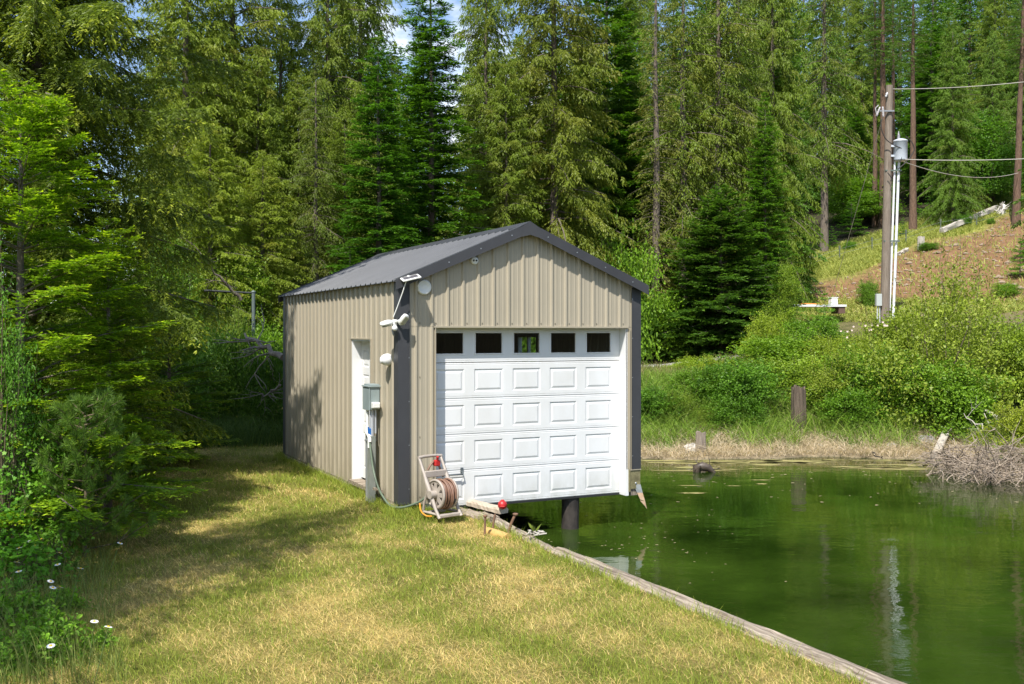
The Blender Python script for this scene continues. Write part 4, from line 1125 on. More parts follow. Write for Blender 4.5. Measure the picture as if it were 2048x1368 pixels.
# ------------------------------------------------------------------ broadleaf shrubs
def shrub(seed, H, Rx, ncl, nleaf, lf, dark, lite, kind='oval', stems=9, low=.05, spread=.10, nor_up=.6, core=.35, cl_r=.16):
    g = np.random.default_rng(seed); Lv = Leaves(); mb = MB()
    # leaf clusters sit on several uneven lobes, with dark gaps between them
    nlb = 11
    lv = nrm(g.normal(0, 1, (nlb, 3))); lv[:, 2] = np.abs(lv[:, 2]) * .9
    lc = lv * g.uniform(.30, .78, nlb)[:, None]; lr = g.uniform(.24, .46, nlb)
    lt = g.uniform(.78, 1.25, nlb)
    lid = g.choice(nlb, ncl, p=lr ** 2 / (lr ** 2).sum())
    v = nrm(g.normal(0, 1, (ncl, 3)) + np.array([0, 0, .35]))
    c = lc[lid] + v * (lr[lid] * g.uniform(core, 1, ncl) ** .5 * (1 + .45 * g.random(ncl) ** 5))[:, None]
    P = np.stack([c[:, 0] * Rx * 1.12, c[:, 1] * Rx * 1.12, low * H + (1 - low) * H * np.clip(c[:, 2] + .04, 0, 1.3)], -1)
    cs = g.uniform(.65, 1.35, ncl) * lt[lid]
    ci = np.repeat(np.arange(ncl), nleaf); N = len(ci)
    off = g.normal(0, 1, (N, 3)) * np.array([1, 1, .55]) * cl_r
    B = P[ci] + off
    ns = ncl // 5
    si = g.choice(ncl, ns, p=(P[:, 2] + .1) / (P[:, 2] + .1).sum()); sd = nrm(nrm(P[si]) * .6 + np.array([0, 0, .8]) + g.normal(0, .25, (ns, 3)))
    sL = g.uniform(.12, .32, ns) * H
    sj = np.repeat(np.arange(ns), 14); su = g.random(len(sj))
    B = np.concatenate([B, P[si][sj] + sd[sj] * (sL[sj] * su)[:, None] + g.normal(0, .025 * Rx, (len(sj), 3))]); ci = np.concatenate([ci, si[sj]]); N = len(B)
    for q in range(0, ns): mb.tube([P[si[q]], P[si[q]] + sd[q] * sL[q]], [.004, .002], 3, cap=False)
    out = nrm(B - np.array([0, 0, H * .35])) 
    D = out * .5 + g.normal(0, .6, (N, 3)) - np.array([0, 0, .15])
    nor = np.array([0, 0, nor_up]) + out * .35 + g.normal(0, .4, (N, 3))
    f = np.clip(g.random(N) * .75 + .2, 0, 1) * cs[ci]
    col = lerp(dark, lite, f)
    s = g.uniform(.65, 1.25, N)
    if kind == 'oval': Lv.leaf6(B, D, nor, lf * s, lf * .62 * s, col)
    elif kind == 'quad': Lv.add(B, D, nor, lf * s, lf * .55 * s, col)
    elif kind == 'lobed':
        nn = nrm(nor); D = nrm(D - nn * (D * nn).sum(-1, keepdims=True)); X = np.cross(nn, D)
        for a, k in ((0, 1), (.9, .8), (-.9, .8), (1.75, .55), (-1.75, .55)):
            Lv.add(B, D * math.cos(a) + X * math.sin(a), nor, lf * .62 * k * s, lf * .36 * k * s, col, mid=.55, curl=-.05)
    for i in range(stems * 4):
        q = P[i % ncl]; a0 = g.uniform(-.08, .08, 2) * Rx
        m = Vector((q[0] * .45 + g.normal(0, .06), q[1] * .45 + g.normal(0, .06), q[2] * .6))
        r0 = .012 * H ** .6 if i < stems else .006
        mb.tube([(a0[0], a0[1], -.1), m, q], [r0, r0 * .7, r0 * .25], 5, cap=False)
    return Lv, mb
class ShrubProto:
    def __init__(s, name, bark=None, fol=None, **kw):
        Lv, mb = shrub(**kw); s.name = name; s.H = kw['H']; s.R = kw['Rx']
        s.c = Lv.mesh('foliage', fol or M_FOL); o = mb.build('stems', bark or M_STEM); s.t = o.data; bpy.data.objects.remove(o)
    def put(s, loc, W, H, label, tint=(1, 1, 1), rot=None, group=None, cat='shrub', name=None):
        e = empty(name or s.name, loc, random.uniform(0, 6.28) if rot is None else rot, label, cat, group)
        e.scale = (W / 2 / s.R, W / 2 / s.R, H / s.H)
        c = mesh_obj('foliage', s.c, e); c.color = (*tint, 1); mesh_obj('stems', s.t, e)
        return e
YG = dict(dark=(.085, .11, .015), lite=(.21, .24, .04)); GG = dict(dark=(.05, .095, .014), lite=(.13, .205, .03))
S_A = ShrubProto('shrub', seed=1, H=2, Rx=1.2, ncl=300, nleaf=46, lf=.062, kind='oval', cl_r=.13, **YG)
S_B = ShrubProto('shrub', seed=2, H=2, Rx=1.2, ncl=260, nleaf=48, lf=.07, kind='oval', cl_r=.14, **GG)
S_C = ShrubProto('shrub', seed=3, H=2, Rx=1.2, ncl=320, nleaf=40, lf=.05, kind='quad', cl_r=.12, core=.25, dark=(.08, .10, .02), lite=(.19, .21, .045))
S_T = ShrubProto('broadleaf_tree', bark=M_BARK, seed=4, H=6, Rx=2.0, ncl=380, nleaf=48, lf=.10, kind='oval', cl_r=.24, core=.3, low=.15, dark=(.045, .085, .014), lite=(.13, .19, .03))
def bush(pr, px, py, wpx, top, label, tint=(1, 1, 1), group=None, cat='shrub', name=None, Y=None):
    p = hit(px, py) if Y is None else at(px, Y, py)
    if Y is not None: p.z = surf(p.x, p.y)
    H = (CAMZ + (HZ - top) / FPX * p.y) - p.z + .1
    W = wpx / FPX * p.y
    return pr.put(p - Vector((0, 0, .1)), W, max(H, .25), label, tint, None, group, cat, name)
BK = 'shrubs on the far bank'
for a in [
    (S_C, 1880, 838, 330, 545, 'largest olive green bush on the far bank right of the utility pole'),
    (S_B, 1745, 826, 200, 690, 'mid green bush on the far bank below the pale flowers', (1, 1, 1)),
    (S_B, 1880, 856, 230, 715, 'glossy bright green bush overhanging the water at the dead brush', (1.1, 1.05, 1)),
    (S_A, 2010, 800, 230, 590, 'yellowish bush at the right border above the dead brush pile', (.9, .95, 1)),
    (S_A, 2030, 900, 150, 780, 'low yellow green bush growing out of the dead brush pile', (1.1, 1.0, 1)),
    (S_C, 1960, 760, 260, 545, 'tall olive bush in front of the dirt slope at far right', (1, 1, 1)),
    (S_A, 1800, 740, 190, 585, 'yellow green bush hiding the foot of the white conduits', (1, 1, 1)),
    (S_B, 1310, 838, 130, 770, 'low dark green bush beside the right wall of the boathouse', (.7, .8, .85)),
    (S_C, 1372, 842, 120, 775, 'low loose bush in the sedge above the short waterline post', (.8, .9, .8)),
    (S_B, 1462, 846, 130, 780, 'low dark bush in the sedge between the two old posts', (.75, .85, .85)),
    (S_B, 1700, 852, 150, 770, 'low green bush in the sedge right of the tall dark post', (.9, .95, .9)),
    (S_B, 1480, 818, 190, 715, 'dark green bush on the bank behind the tall stump post', (.75, .85, .9)),
    (S_A, 1580, 790, 210, 690, 'yellow green bush on the bank above the tall stump post', (.9, 1, 1)),
    (S_B, 1400, 800, 150, 735, 'green bush nearest the boathouse corner on the far bank', (.95, .95, .9)),
    (S_C, 1660, 812, 170, 700, 'pale leafy bush between tall stump post and right bushes', (1.05, 1.05, 1)),
    (S_B, 1550, 745, 200, 668, 'leafy bush on the bank just below the young dark fir', (1.2, 1.1, 1)),
    (S_A, 1690, 740, 190, 650, 'bush with light leaves near the pale flowers on the bank', (1, 1, 1)),
    (S_A, 1470, 752, 150, 705, 'low bush at the right end of the visible road', (1.1, 1.1, 1)),
    (S_A, 1402, 752, 120, 700, 'leafy bush covering the right end of the road strip', (1.1, 1.15, 1)),
    (S_B, 1630, 720, 130, 630, 'rounded bush behind the bank near the white platform', (1, 1, 1)),
]: bush(*a[:6], tint=a[6] if len(a) > 6 else (1, 1, 1), group=BK)
BH = 'bright bushes behind the road'
for a in [
    (S_B, 1305, 712, 170, 575, 'bright green bush behind the road right beside the boathouse corner', (1.3, 1.2, 1), 41.5),
    (S_B, 1372, 705, 150, 600, 'green bush behind the road left of the young dark fir', (1.2, 1.15, 1), 42.5),
    (S_T, 1330, 700, 250, 470, 'bright broadleaf tree behind the right roof corner', (1.25, 1.2, 1), 46),
    (S_T, 1568, 690, 80, 525, 'light airy broadleaf tree right of the young dark fir', (1.4, 1.2, 1.1), 40),
    (S_A, 1525, 700, 110, 600, 'yellow green bush hiding the right foot of the young dark fir', (1.1, 1.1, 1), 36),
    (S_B, 1240, 640, 170, 470, 'bush just above the right slope of the roof', (1.2, 1.15, 1), 40),
    (S_T, 1720, 560, 190, 350, 'broadleaf tree on the hill left of the utility pole shaft', (.9, 1, .9), 72),
    (S_T, 1960, 470, 200, 220, 'dark green broadleaf tree on the hill left of the leaning trunk', (.65, .85, .8), 70),
    (S_B, 1050, 760, 150, 560, 'leafy bush behind the boathouse, glimpsed through the middle garage window', (1.4, 1.3, 1), 28),
    (S_A, 1140, 760, 150, 580, 'yellowish bush hidden behind the boathouse back wall', (1.2, 1.2, 1), 29),
    (S_B, 1300, 790, 110, 745, 'low shrub on the near road verge beside the boathouse wall', (.95, .85, .9), 31),
]: bush(a[0], a[1], a[2], a[3], a[4], a[5], a[6], BH, 'tree' if a[0] is S_T else 'shrub', None, a[7])
UN = 'undergrowth left of the boathouse'
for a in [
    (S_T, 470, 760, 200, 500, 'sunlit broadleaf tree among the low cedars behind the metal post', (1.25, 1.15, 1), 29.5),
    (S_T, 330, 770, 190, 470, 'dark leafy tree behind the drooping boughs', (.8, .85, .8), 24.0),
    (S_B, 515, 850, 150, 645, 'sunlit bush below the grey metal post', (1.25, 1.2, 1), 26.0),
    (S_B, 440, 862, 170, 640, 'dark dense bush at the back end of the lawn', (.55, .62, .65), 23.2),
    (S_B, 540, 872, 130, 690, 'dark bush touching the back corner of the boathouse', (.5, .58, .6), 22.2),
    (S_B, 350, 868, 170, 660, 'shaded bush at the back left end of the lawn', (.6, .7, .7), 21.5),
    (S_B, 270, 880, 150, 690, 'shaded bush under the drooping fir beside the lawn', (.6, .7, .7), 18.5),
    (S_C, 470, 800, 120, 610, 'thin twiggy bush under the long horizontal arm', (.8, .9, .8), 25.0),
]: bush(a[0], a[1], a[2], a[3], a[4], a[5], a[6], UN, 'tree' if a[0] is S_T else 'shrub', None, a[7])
for px, Y, top, s_, lab in ((790, 30.5, 470, F_[0], 'low dark fir half hidden by the roof sheet'), (940, 31, 520, F_[1], 'low fir right behind the roof ridge'), (700, 30, 480, F_[1], 'low spreading fir behind the left roof eave')):
    tree(s_, px, Y, top, 1.5, lab)
# foreground leaves at the left edge
S_R = ShrubProto('leafy_shrub', seed=7, H=3.2, Rx=.75, ncl=120, nleaf=30, lf=.052, kind='oval', cl_r=.13, core=.5, low=.3, dark=(.04, .09, .02), lite=(.10, .19, .04))
S_L = ShrubProto('currant_bush', seed=8, H=1.7, Rx=.6, ncl=80, nleaf=20, lf=.07, kind='lobed', cl_r=.13, core=.4, low=.05, dark=(.05, .115, .015), lite=(.13, .25, .03))
S_F = ShrubProto('lobed_leaf_plant', seed=9, H=.6, Rx=.4, ncl=38, nleaf=16, lf=.06, kind='lobed', cl_r=.09, core=.2, low=.1, dark=(.05, .11, .015), lite=(.13, .24, .03))
S_W = ShrubProto('weed', seed=10, H=.4, Rx=.3, ncl=40, nleaf=16, lf=.05, kind='oval', cl_r=.07, core=.1, low=.05, dark=(.06, .12, .02), lite=(.15, .25, .04))
def near(pr, px, Y, w, h, label, tint=(1, 1, 1), group=None, cat='shrub'):
    p = at(px, Y, 0); p.z = surf(p.x, p.y) - .05
    return pr.put(p, w, h, label, tint, None, group, cat)
near(S_R, 8, 10.3, .8, 3.2, 'tall round leaved shrub at the left edge in front of the young fir')
near(S_L, 52, 10.4, .95, 1.75, 'lobed leaf bush lit yellow green below the round leaved shrub', (.85, .82, .9))
near(S_L, -22, 9.8, 1.0, 1.3, 'lobed leaf bush cut by the left border of the photo', (.8, .9, .9))
near(S_F, 108, 9.9, .75, .62, 'small lobed leaf plant at the foot of the white pine', (.85, .82, .9))
near(S_F, 40, 9.4, .9, .50, 'low fern like plant among the daisies at left', (.75, .9, .9))
for i, (px, Y, w, h) in enumerate(((75, 7.55, .55, .34), (118, 7.25, .45, .30), (15, 8.1, .6, .32), (195, 7.5, .3, .16), (55, 7.05, .5, .22), (22, 7.2, .5, .25), (140, 8.6, .4, .22), (88, 8.4, .5, .26))):
    near(S_W, px, Y, w, h, ['broad leaved weed at the lower left, left of the lone large daisy', 'leafy weed right beside the lowest small daisy', 'weed clump at the left border below the daisies', 'small weed at the margin of the mown lawn',
                            'low weed patch at the bottom left', 'dull weed in the bottom left corner', 'weed between the daisy pair and the lawn', 'weed under the close pair of daisies'][i], (1, 1, 1), 'weeds at the lower left', 'weed')

# ------------------------------------------------------------------ daisies
def daisy():
    e = empty('daisy', (0, 0, 0), 0)
    mb = MB(); mb.tube([(0, 0, -.05), (.005, 0, .2), (.0, .0, .4)], [.003, .0025, .002], 5); st = mb.build('stem', M_GST, e)
    mb = MB()
    for k in range(16):
        a = 2 * math.pi * k / 16; d = .0035
        ca, sa = math.cos(a), math.sin(a)
        q = [(.007 * ca - d * sa * .6, .007 * sa + d * ca * .6, .401), (.007 * ca + d * sa * .6, .007 * sa - d * ca * .6, .401),
             (.022 * ca + d * sa, .022 * sa - d * ca, .402), (.027 * ca, .027 * sa, .400), (.022 * ca - d * sa, .022 * sa + d * ca, .402)]
        mb.add(q, [(0, 1, 2, 3, 4)])
    mb.build('petals', M_PETAL, e)
    mb = MB(); mb.lathe([(.010, .401), (.009, .405), (.005, .408), (.0, .409)], None, 12); mb.build('flower_eye', M_YEL, e)
    return e
M_GST = mat('green_stem', (.08, .13, .03), .7); M_PETAL = mat('petal', (.80, .80, .78), .6); M_YEL = mat('daisy_yellow', (.75, .45, .02), .7)
dz = daisy(); first = True
DL_ = {0: 'topmost large daisy under the lobed leaf bush at the left edge', 11: 'large daisy alone low down in the weeds, yellow eye showing', 12: 'white daisy just below the lone large daisy by the lawn', 8: 'upper daisy of the close pair left of the lawn', 9: 'lower daisy of the close pair left of the lawn',
       6: 'daisy on the small lobed leaf plant below the pine', 10: 'lowest small daisy in the bottom left weeds'}
for i, (px, py) in enumerate(((31, 1037), (3, 1044), (45, 1062), (50, 1070), (78, 1075), (60, 1088), (114, 1053), (73, 1088), (135, 1120), (137, 1136), (110, 1279), (176, 1240), (187, 1258), (213, 1079), (53, 1136), (74, 1150), (78, 1165), (92, 1175), (8, 1120), (86, 1100))):
    o = dz if first else copy_tree(dz); first = False
    # the flower's own height picks its distance: bloom about 0.3 m over the turf
    hgt = .38
    y = FPX * (CAMZ - (BZ - .05 + hgt)) / (py - HZ); x = (px - 1024) / FPX * y
    o.location = (x, y, surf(x, y)); 
    o.rotation_euler = (random.uniform(.1, .5), random.uniform(-.25, .25), random.uniform(0, 6))
    s_ = hgt / .4; o.scale = (1.05, 1.05, s_)
    tag(o, DL_.get(i, 'small white daisy among the weeds under the left shrubs'), 'daisy', 'white daisies')

# ------------------------------------------------------------------ grass
def blades(name, X, Y, Z, h, wd, lean, col, mat_, seg=2, az=None, tipdark=1.0):
    n = len(X); a = rng.random(n) * 6.283 if az is None else az
    d = np.stack([np.cos(a), np.sin(a), 0 * a], -1); s = np.stack([-np.sin(a), np.cos(a), 0 * a], -1)
    rot = rng.random(n) * 6.283; s = s * np.cos(rot * .3)[:, None] + d * np.sin(rot * .3)[:, None]
    B = np.stack([X, Y, Z], -1); zv = np.array([0, 0, 1.0])
    rows = []
    for k in range(seg + 1):
        t = k / seg; q = B + zv * (h * (t - .25 * lean * t * t))[:, None] + d * (h * lean * t * t)[:, None]
        ww = (wd * (1 - t) ** .7 if k < seg else wd * .08)[:, None]
        rows += [q - s * ww * .5, q + s * ww * .5]
    V = np.stack(rows, axis=1); m = 2 * (seg + 1)
    base = (np.arange(n) * m)[:, None]
    F = np.concatenate([base + np.array([[2 * k, 2 * k + 1, 2 * k + 3, 2 * k + 2]]) for k in range(seg)], axis=0)
    c = np.repeat(col, m, axis=0)
    return mesh_obj(name, arr_mesh(name, V.reshape(-1, 3), F, mat_, c))
GRN = np.array((.17, .245, .03)); GRN2 = np.array((.32, .35, .05)); STR = np.array((.70, .56, .22)); STR2 = np.array((.54, .38, .13))
# mown lawn: denser near the camera
pts = []
for (y0, y1, dens) in ((6.4, 9, 3000), (9, 13, 1500), (13, 18, 700), (18, 23.5, 420)):
    xa, xb = -.56 * y1 - .4, .42 * y1
    n = int((xb - xa) * (y1 - y0) * dens); X = rng.uniform(xa, xb, n); Y = rng.uniform(y0, y1, n)
    dx, dy = X - BO.x, Y - BO.y; bx = dx * CY + dy * SY; by = -dx * SY + dy * CY
    e = np.where(by > -.4, .98, .98 - .24 * np.clip((-.4 - by) / 3.2, 0, 1))
    ok = (bx < e + .02) & (by < 10.2) & ~((bx > -.03) & (by > -.02) & (by < L_)) & (np.abs(X) < .54 * Y + .3)
    pts.append(np.stack([X[ok], Y[ok], bx[ok], by[ok], np.full(ok.sum(), y0)], -1))
pts = np.concatenate(pts); X, Y = pts[:, 0], pts[:, 1]
Z = np.array([lawn_z(a, b) for a, b in zip(X, Y)]); K = np.array([lawn_dry(a, b) for a, b in zip(X, Y)])
n = len(X); dry = rng.random(n) < np.clip(K * 1.05 - .02, .08, .93)
col = np.where(dry[:, None], lerp(STR, STR2, rng.random(n) ** 1.5), lerp(GRN, GRN2, rng.random(n)))
col = col * rng.uniform(.8, 1.2, n)[:, None]
h = np.where(dry, rng.uniform(.03, .075, n), rng.uniform(.035, .085, n)) * (1 + .25 * (pts[:, 4] > 10))
lean = np.where(dry, rng.uniform(.7, 2.6, n), rng.uniform(.2, 1.2, n))
wd = np.where(pts[:, 4] > 10, .0085, np.where(pts[:, 4] > 8, .006, .0045)) * rng.uniform(.7, 1.3, n)
tag(blades('lawn_grass', X, Y, Z - .004, h, wd, lean, col, M_GRASS), 'mown patchy lawn grass, straw dry with green clumps', 'grass', kind='stuff')
# long grass against the wall, the timber edge and the reel
def strip(name, fn, n, hh, label, cols, wd=.006, lean=(.2, 1.0)):
    P_ = np.array([fn() for _ in range(n)]); m = len(P_)
    c = lerp(cols[0], cols[1], rng.random(m)) * rng.uniform(.8, 1.2, m)[:, None]
    return tag(blades(name, P_[:, 0], P_[:, 1], P_[:, 2], rng.uniform(hh[0], hh[1], m), rng.uniform(.6, 1.3, m) * wd, rng.uniform(lean[0], lean[1], m), c, M_GRASS, 3), label, 'grass', kind='stuff')
def near_house():
    r = rng.random()
    if r < .45: bx, by = -abs(rng.normal(.02, .07)) - .04, rng.uniform(-.1, 6.6)
    elif r < .75: bx, by = rng.uniform(-.25, .75), -abs(rng.normal(0, .28)) - .03
    else:
        by = rng.uniform(-7.5, -.6); bx = edge_bx(by) - abs(rng.normal(0, .10)) + .02
        if math.sin(by * 3) + math.sin(by * 7.3) < -.2: bx -= .1
    p = from_b(bx, by); return (p.x, p.y, lawn_z(p.x, p.y))
strip('edge_grass', near_house, 5200, (.06, .17), 'longer green grass along the boathouse wall and timber edge', (GRN, GRN2 * 1.1))
def weeds_zone():
    y = rng.uniform(6.6, 12.0); px = rng.uniform(-40, 235) + (20 * math.sin(y * 3))
    if rng.random() < .5: px = abs(rng.normal(0, 110)) - 20
    x = (px - 1024) / FPX * y; return (x, y, surf(x, y))
strip('rough_grass', weeds_zone, 3600, (.08, .36), 'rough unmown grass and stalks under the shrubs at lower left', (np.array((.10, .17, .03)), np.array((.29, .31, .09))), .006, (.1, .7))
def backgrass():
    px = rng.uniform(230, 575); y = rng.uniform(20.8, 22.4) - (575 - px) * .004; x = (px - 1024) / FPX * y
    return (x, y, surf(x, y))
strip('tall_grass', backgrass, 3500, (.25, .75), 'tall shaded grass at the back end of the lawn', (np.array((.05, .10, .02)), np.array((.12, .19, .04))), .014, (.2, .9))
# far bank: green sedge above, dead straw below
def bankpt(d0, d1):
    while True:
        x = rng.uniform(-4, 11.5); y = rng.uniform(21.5, 30)
        d = shore_d(x, y)
        if d0 < d < d1:
            return (x, y, ground_h(x, y)), d
def bank_green():
    while True:
        p, d = bankpt(.7, 5.5)
        if math.sin(p[0] * 2.3) + math.sin(p[0] * 5.1 + p[1] * 2) + .7 * math.sin(p[0] * 9 - p[1] * 4) + 1.8 * (d - 1.0) > rng.normal(0, .5): return p
strip('bank_grass', bank_green, 24000, (.25, .85), 'long bright green sedge on the far bank', (np.array((.10, .20, .02)), np.array((.29, .41, .06))), .019, (.3, 1.5))
strip('dry_stalks', lambda: bankpt(.7, 5.0)[0], 2000, (.25, .7), 'dry tan stalks mixed into the sedge of the far bank', (np.array((.36, .27, .15)), np.array((.55, .46, .29))), .014, (.3, 2.4))
strip('dead_reeds', lambda: bankpt(.08, 1.9)[0], 13000, (.18, .5), 'pale dead straw lying along the far shoreline', (np.array((.48, .375, .245)), np.array((.74, .62, .45))), .012, (1.0, 3.2))
def hillpt():
    while True:
        px, py = rng.uniform(1560, 2060), rng.uniform(380, 640)
        y = rng.uniform(42, 92); x = (px - 1024) / FPX * y
        q = hill_zone(x, y)
        if q == 0: continue
        py, top, dirt = q
        if py > 645 or py < top - 6: continue
        if py > dirt - 4 and rng.random() < (.93 if py < 600 else .3): continue
        return (x, y, ground_h(x, y))
strip('slope_grass', hillpt, 42000, (.12, .34), 'yellow green grass on the slope above the bare dirt', (np.array((.22, .28, .05)), np.array((.44, .44, .11))), .05, (.3, 1.3))
def vergept():
    y = rng.uniform(29, 37); x = rng.uniform(2, 14); return (x, y, ground_h(x, y))
strip('verge_grass', vergept, 14000, (.15, .5), 'mixed dry and green grass between road and bank', (np.array((.12, .16, .03)), np.array((.34, .28, .12))), .022, (.2, 1.1))
# ------------------------------------------------------------------ far bank, debris
def stump_post(name, px, py, wpx, top, label, m=M_WOODZ, jag=.06, seed=1):
    p = hit(px, py); r = wpx / FPX * p.y / 2; H = CAMZ + (HZ - top) / FPX * p.y - p.z
    g = random.Random(seed); mb = MB(); n = 18; rows = []
    tops = [H - g.uniform(0, jag) * (1 + .8 * math.sin(k * .9)) for k in range(n)]
    rr = [r * (1 + .10 * math.sin(k * 2.1 + seed) + g.uniform(-.06, .06)) for k in range(n)]
    for t in (-.2, .0, .3, .6, .9, 1.0):
        for k in range(n):
            a = 2 * math.pi * k / n; q = rr[k] * (1.12 - .12 * t)
            rows.append(p + Vector((q * math.cos(a), q * math.sin(a), -.2 if t < 0 else tops[k] * t)))
    fs = [(i * n + k, i * n + (k + 1) % n, (i + 1) * n + (k + 1) % n, (i + 1) * n + k) for i in range(5) for k in range(n)]
    c = len(rows); rows.append(p + Vector((0, 0, H - jag * 1.3)))
    fs += [(5 * n + k, 5 * n + (k + 1) % n, c) for k in range(n)]
    mb.add(rows, fs); return tag(mb.build(name, m), label, 'post')
stump_post('wooden_post', 1597, 862, 25, 770, 'tall dark rotten post standing in the far bank grass', mat('rotten_wood', (.075, .055, .04), .95, noise=(5, (.20, .155, .11), .4, .8, (6, 6, .5)), bump=(9, .9, .03, (6, 6, .5))), .10, 3)
stump_post('wooden_post', 1401, 905, 20, 862, 'short grey brown post at the far waterline', M_WOODZ, .05, 5)
def rock(px, py, s, label, m, seed, flat=.6):
    p = hit(px, py); g = random.Random(seed); mb = MB(); n, mrow = 10, 6
    vs = []
    for i in range(mrow + 1):
        th = math.pi * i / mrow
        for k in range(n):
            a = 2 * math.pi * k / n; q = s * (1 + .25 * math.sin(a * 2 + seed) + .15 * math.sin(3 * a + th * 4 + seed)) * (1 + g.uniform(-.08, .08))
            vs.append(p + Vector((q * math.sin(th) * math.cos(a), q * math.sin(th) * math.sin(a), q * flat * math.cos(th) + s * .15)))
    mb.add(vs, [(i * n + k, (i + 1) * n + k, (i + 1) * n + (k + 1) % n, i * n + (k + 1) % n) for i in range(mrow) for k in range(n)])
    return tag(mb.build('rock', m), label, 'rock', 'rocks on the shore')
M_ROCKW = mat('pale_rock', (.55, .53, .50), .9, noise=(6, (.40, .38, .35), .4, .7), bump=(12, .6, .02)); M_ROCKG = mat('grey_rock', (.22, .21, .20), .9, noise=(6, (.34, .32, .30), .4, .7), bump=(12, .6, .02))
rock(1384, 903, .17, 'white rock leaning against the short waterline post', M_ROCKW, 1, .8)
rock(1854, 886, .20, 'grey boulder on the shore left of the bleached driftwood board', M_ROCKG, 2)
rock(1782, 893, .10, 'small pale stone in the dead straw of the shore', M_ROCKW, 3)
rock(1838, 876, .11, 'flat grey stone just above the grey boulder', M_ROCKG, 4, .4)
rock(1640, 892, .07, 'tiny white stone below the tall dark post', M_ROCKW, 5)
rock(1575, 888, .06, 'tiny pale stone left of the tall dark post', M_ROCKW, 6)
M_DRIFT = mat('driftwood', (.34, .305, .26), .85, noise=(6, (.50, .46, .40), .3, .7, (1, 6, 6)), bump=(10, .6, .02, (1, 6, 6)))
a, b = hit(1868, 911), hit(1905, 862)
a.z = .02; b.z += .25
tag(log_beam('driftwood_board', a + Vector((-.1, -.25, 0)), b + Vector((.1, .1, .12)), .17, .07, M_DRIFT, 9, 10, .005), 'bleached split driftwood board slanting out of the water', 'driftwood')
def stick(mb, p, d, L, r, g, forks=2):
    pts = [p]; q = Vector(p); dd = Vector(d).normalized()
    for k in range(5):
        dd = (dd + Vector((g.gauss(0, .16), g.gauss(0, .16), g.gauss(0, .12)))).normalized(); q = q + dd * L / 5; pts.append(q.copy())
    mb.tube(pts, [r * (1 - .15 * k) for k in range(6)], 4, cap=False)
    for f in range(forks):
        k = g.randint(1, 4); e = (dd + Vector((g.gauss(0, .7), g.gauss(0, .7), g.gauss(.0, .5)))).normalized()
        stick(mb, pts[k], e, L * .55, r * .6, g, 0)
g = random.Random(4)
M_BRUSH = mat('grey_brush', (.23, .175, .125), .9, noise=(5, (.40, .33, .255), .3, .7))
mb = MB()
for i in range(330):
    px = g.uniform(1872, 2075); py = g.uniform(895, 952) - max(0, (1960 - px)) * .10
    y = 20.9 - (px - 1870) * .006 + g.uniform(-.9, 1.4); x = (px - 1024) / FPX * y
    z = max(0, ground_h(x, y)) + abs(g.gauss(0, .20)) + .02
    d = Vector((g.gauss(-.55, .6), g.gauss(-.8, .45), g.gauss(-.02, .28)))
    stick(mb, Vector((x, y, z)), d, g.uniform(.4, 1.2), g.uniform(.006, .016), g, 2)
tag(mb.build('dead_brush', M_BRUSH), 'tangled pile of dead grey branches drooping into the water at right', 'brush', kind='stuff')
def branch(name, a, b, r, label, m, seed, n=12, cat='branch', tw=.5):
    g = random.Random(seed); mb = MB(); a = Vector(a); b = Vector(b)
    pts = [a.lerp(b, k / 8) + Vector((g.gauss(0, .02), g.gauss(0, .02), g.gauss(0, .03))) * (0 if k in (0,) else 1) for k in range(9)]
    mb.tube(pts, [r * (1 - .085 * k) for k in range(9)], 7)
    for i in range(n):
        k = g.randint(2, 8); stick(mb, pts[k], Vector((g.gauss(0, 1), g.gauss(0, .7), g.gauss(-.2, .8))), g.uniform(.4, 1.1) * tw * 2, r * .28, g, 2)
    return tag(mb.build(name, m), label, cat)
p, q = hit(1992, 838), hit(1950, 812)
branch('dead_branch', at(1995, 23.6, 836), at(1948, 24.3, 806), .055, 'thick grey dead branch under the glossy bank bush', M_DRIFT, 3, 3)
branch('dead_branch', at(1975, 22.8, 858), at(1928, 23.2, 832), .022, 'thin pale dead branch below the thick grey one', M_DRIFT, 5, 4)
branch('dead_branch', at(566, 20.8, 715), at(486, 21.8, 668), .07, 'dead grey limb leaning out left of the boathouse back corner', M_TWIG, 6, 10, tw=.5)
branch('dead_branch', at(560, 20.6, 770), at(520, 20.9, 800), .03, 'tangle of thin dead twigs low beside the boathouse back corner', M_TWIG, 8, 9, tw=.35)
branch('bare_limb', at(482, 25.0, 600), at(415, 24.4, 525), .05, 'dark bare limb slanting down to the horizontal arm', M_BARK, 9, 6, tw=.4)
p = at(1404, 20.8, 950); p.z = 0
mb = MB(); g = random.Random(12)
mb.tube([p + Vector((-.12, 0, -.1)), p + Vector((-.1, .02, .09)), p + Vector((.0, .0, .12)), p + Vector((.14, .0, .08)), p + Vector((.26, -.05, -.02))], [.06, .10, .10, .08, .03], 10)
for i in range(9): stick(mb, p + Vector((g.uniform(-.1, .2), 0, .06)), Vector((g.gauss(0, 1), g.gauss(-.3, .5), g.gauss(.2, .5))), g.uniform(.15, .3), .014, g, 1)
tag(mb.build('sunken_stump', mat('wet_wood', (.045, .032, .022), .5, noise=(8, (.11, .085, .06), .4, .7))), 'dark sunken stump poking from the water in front of the short post', 'stump')
p = hit(1280, 916); 
branch('waterline_stick', hit(1745, 910) + Vector((0, 0, .05)), hit(1762, 916) + Vector((0, 0, .0)), .03, 'small dark stick at the far waterline', M_PILE, 22, 1, tw=.1)
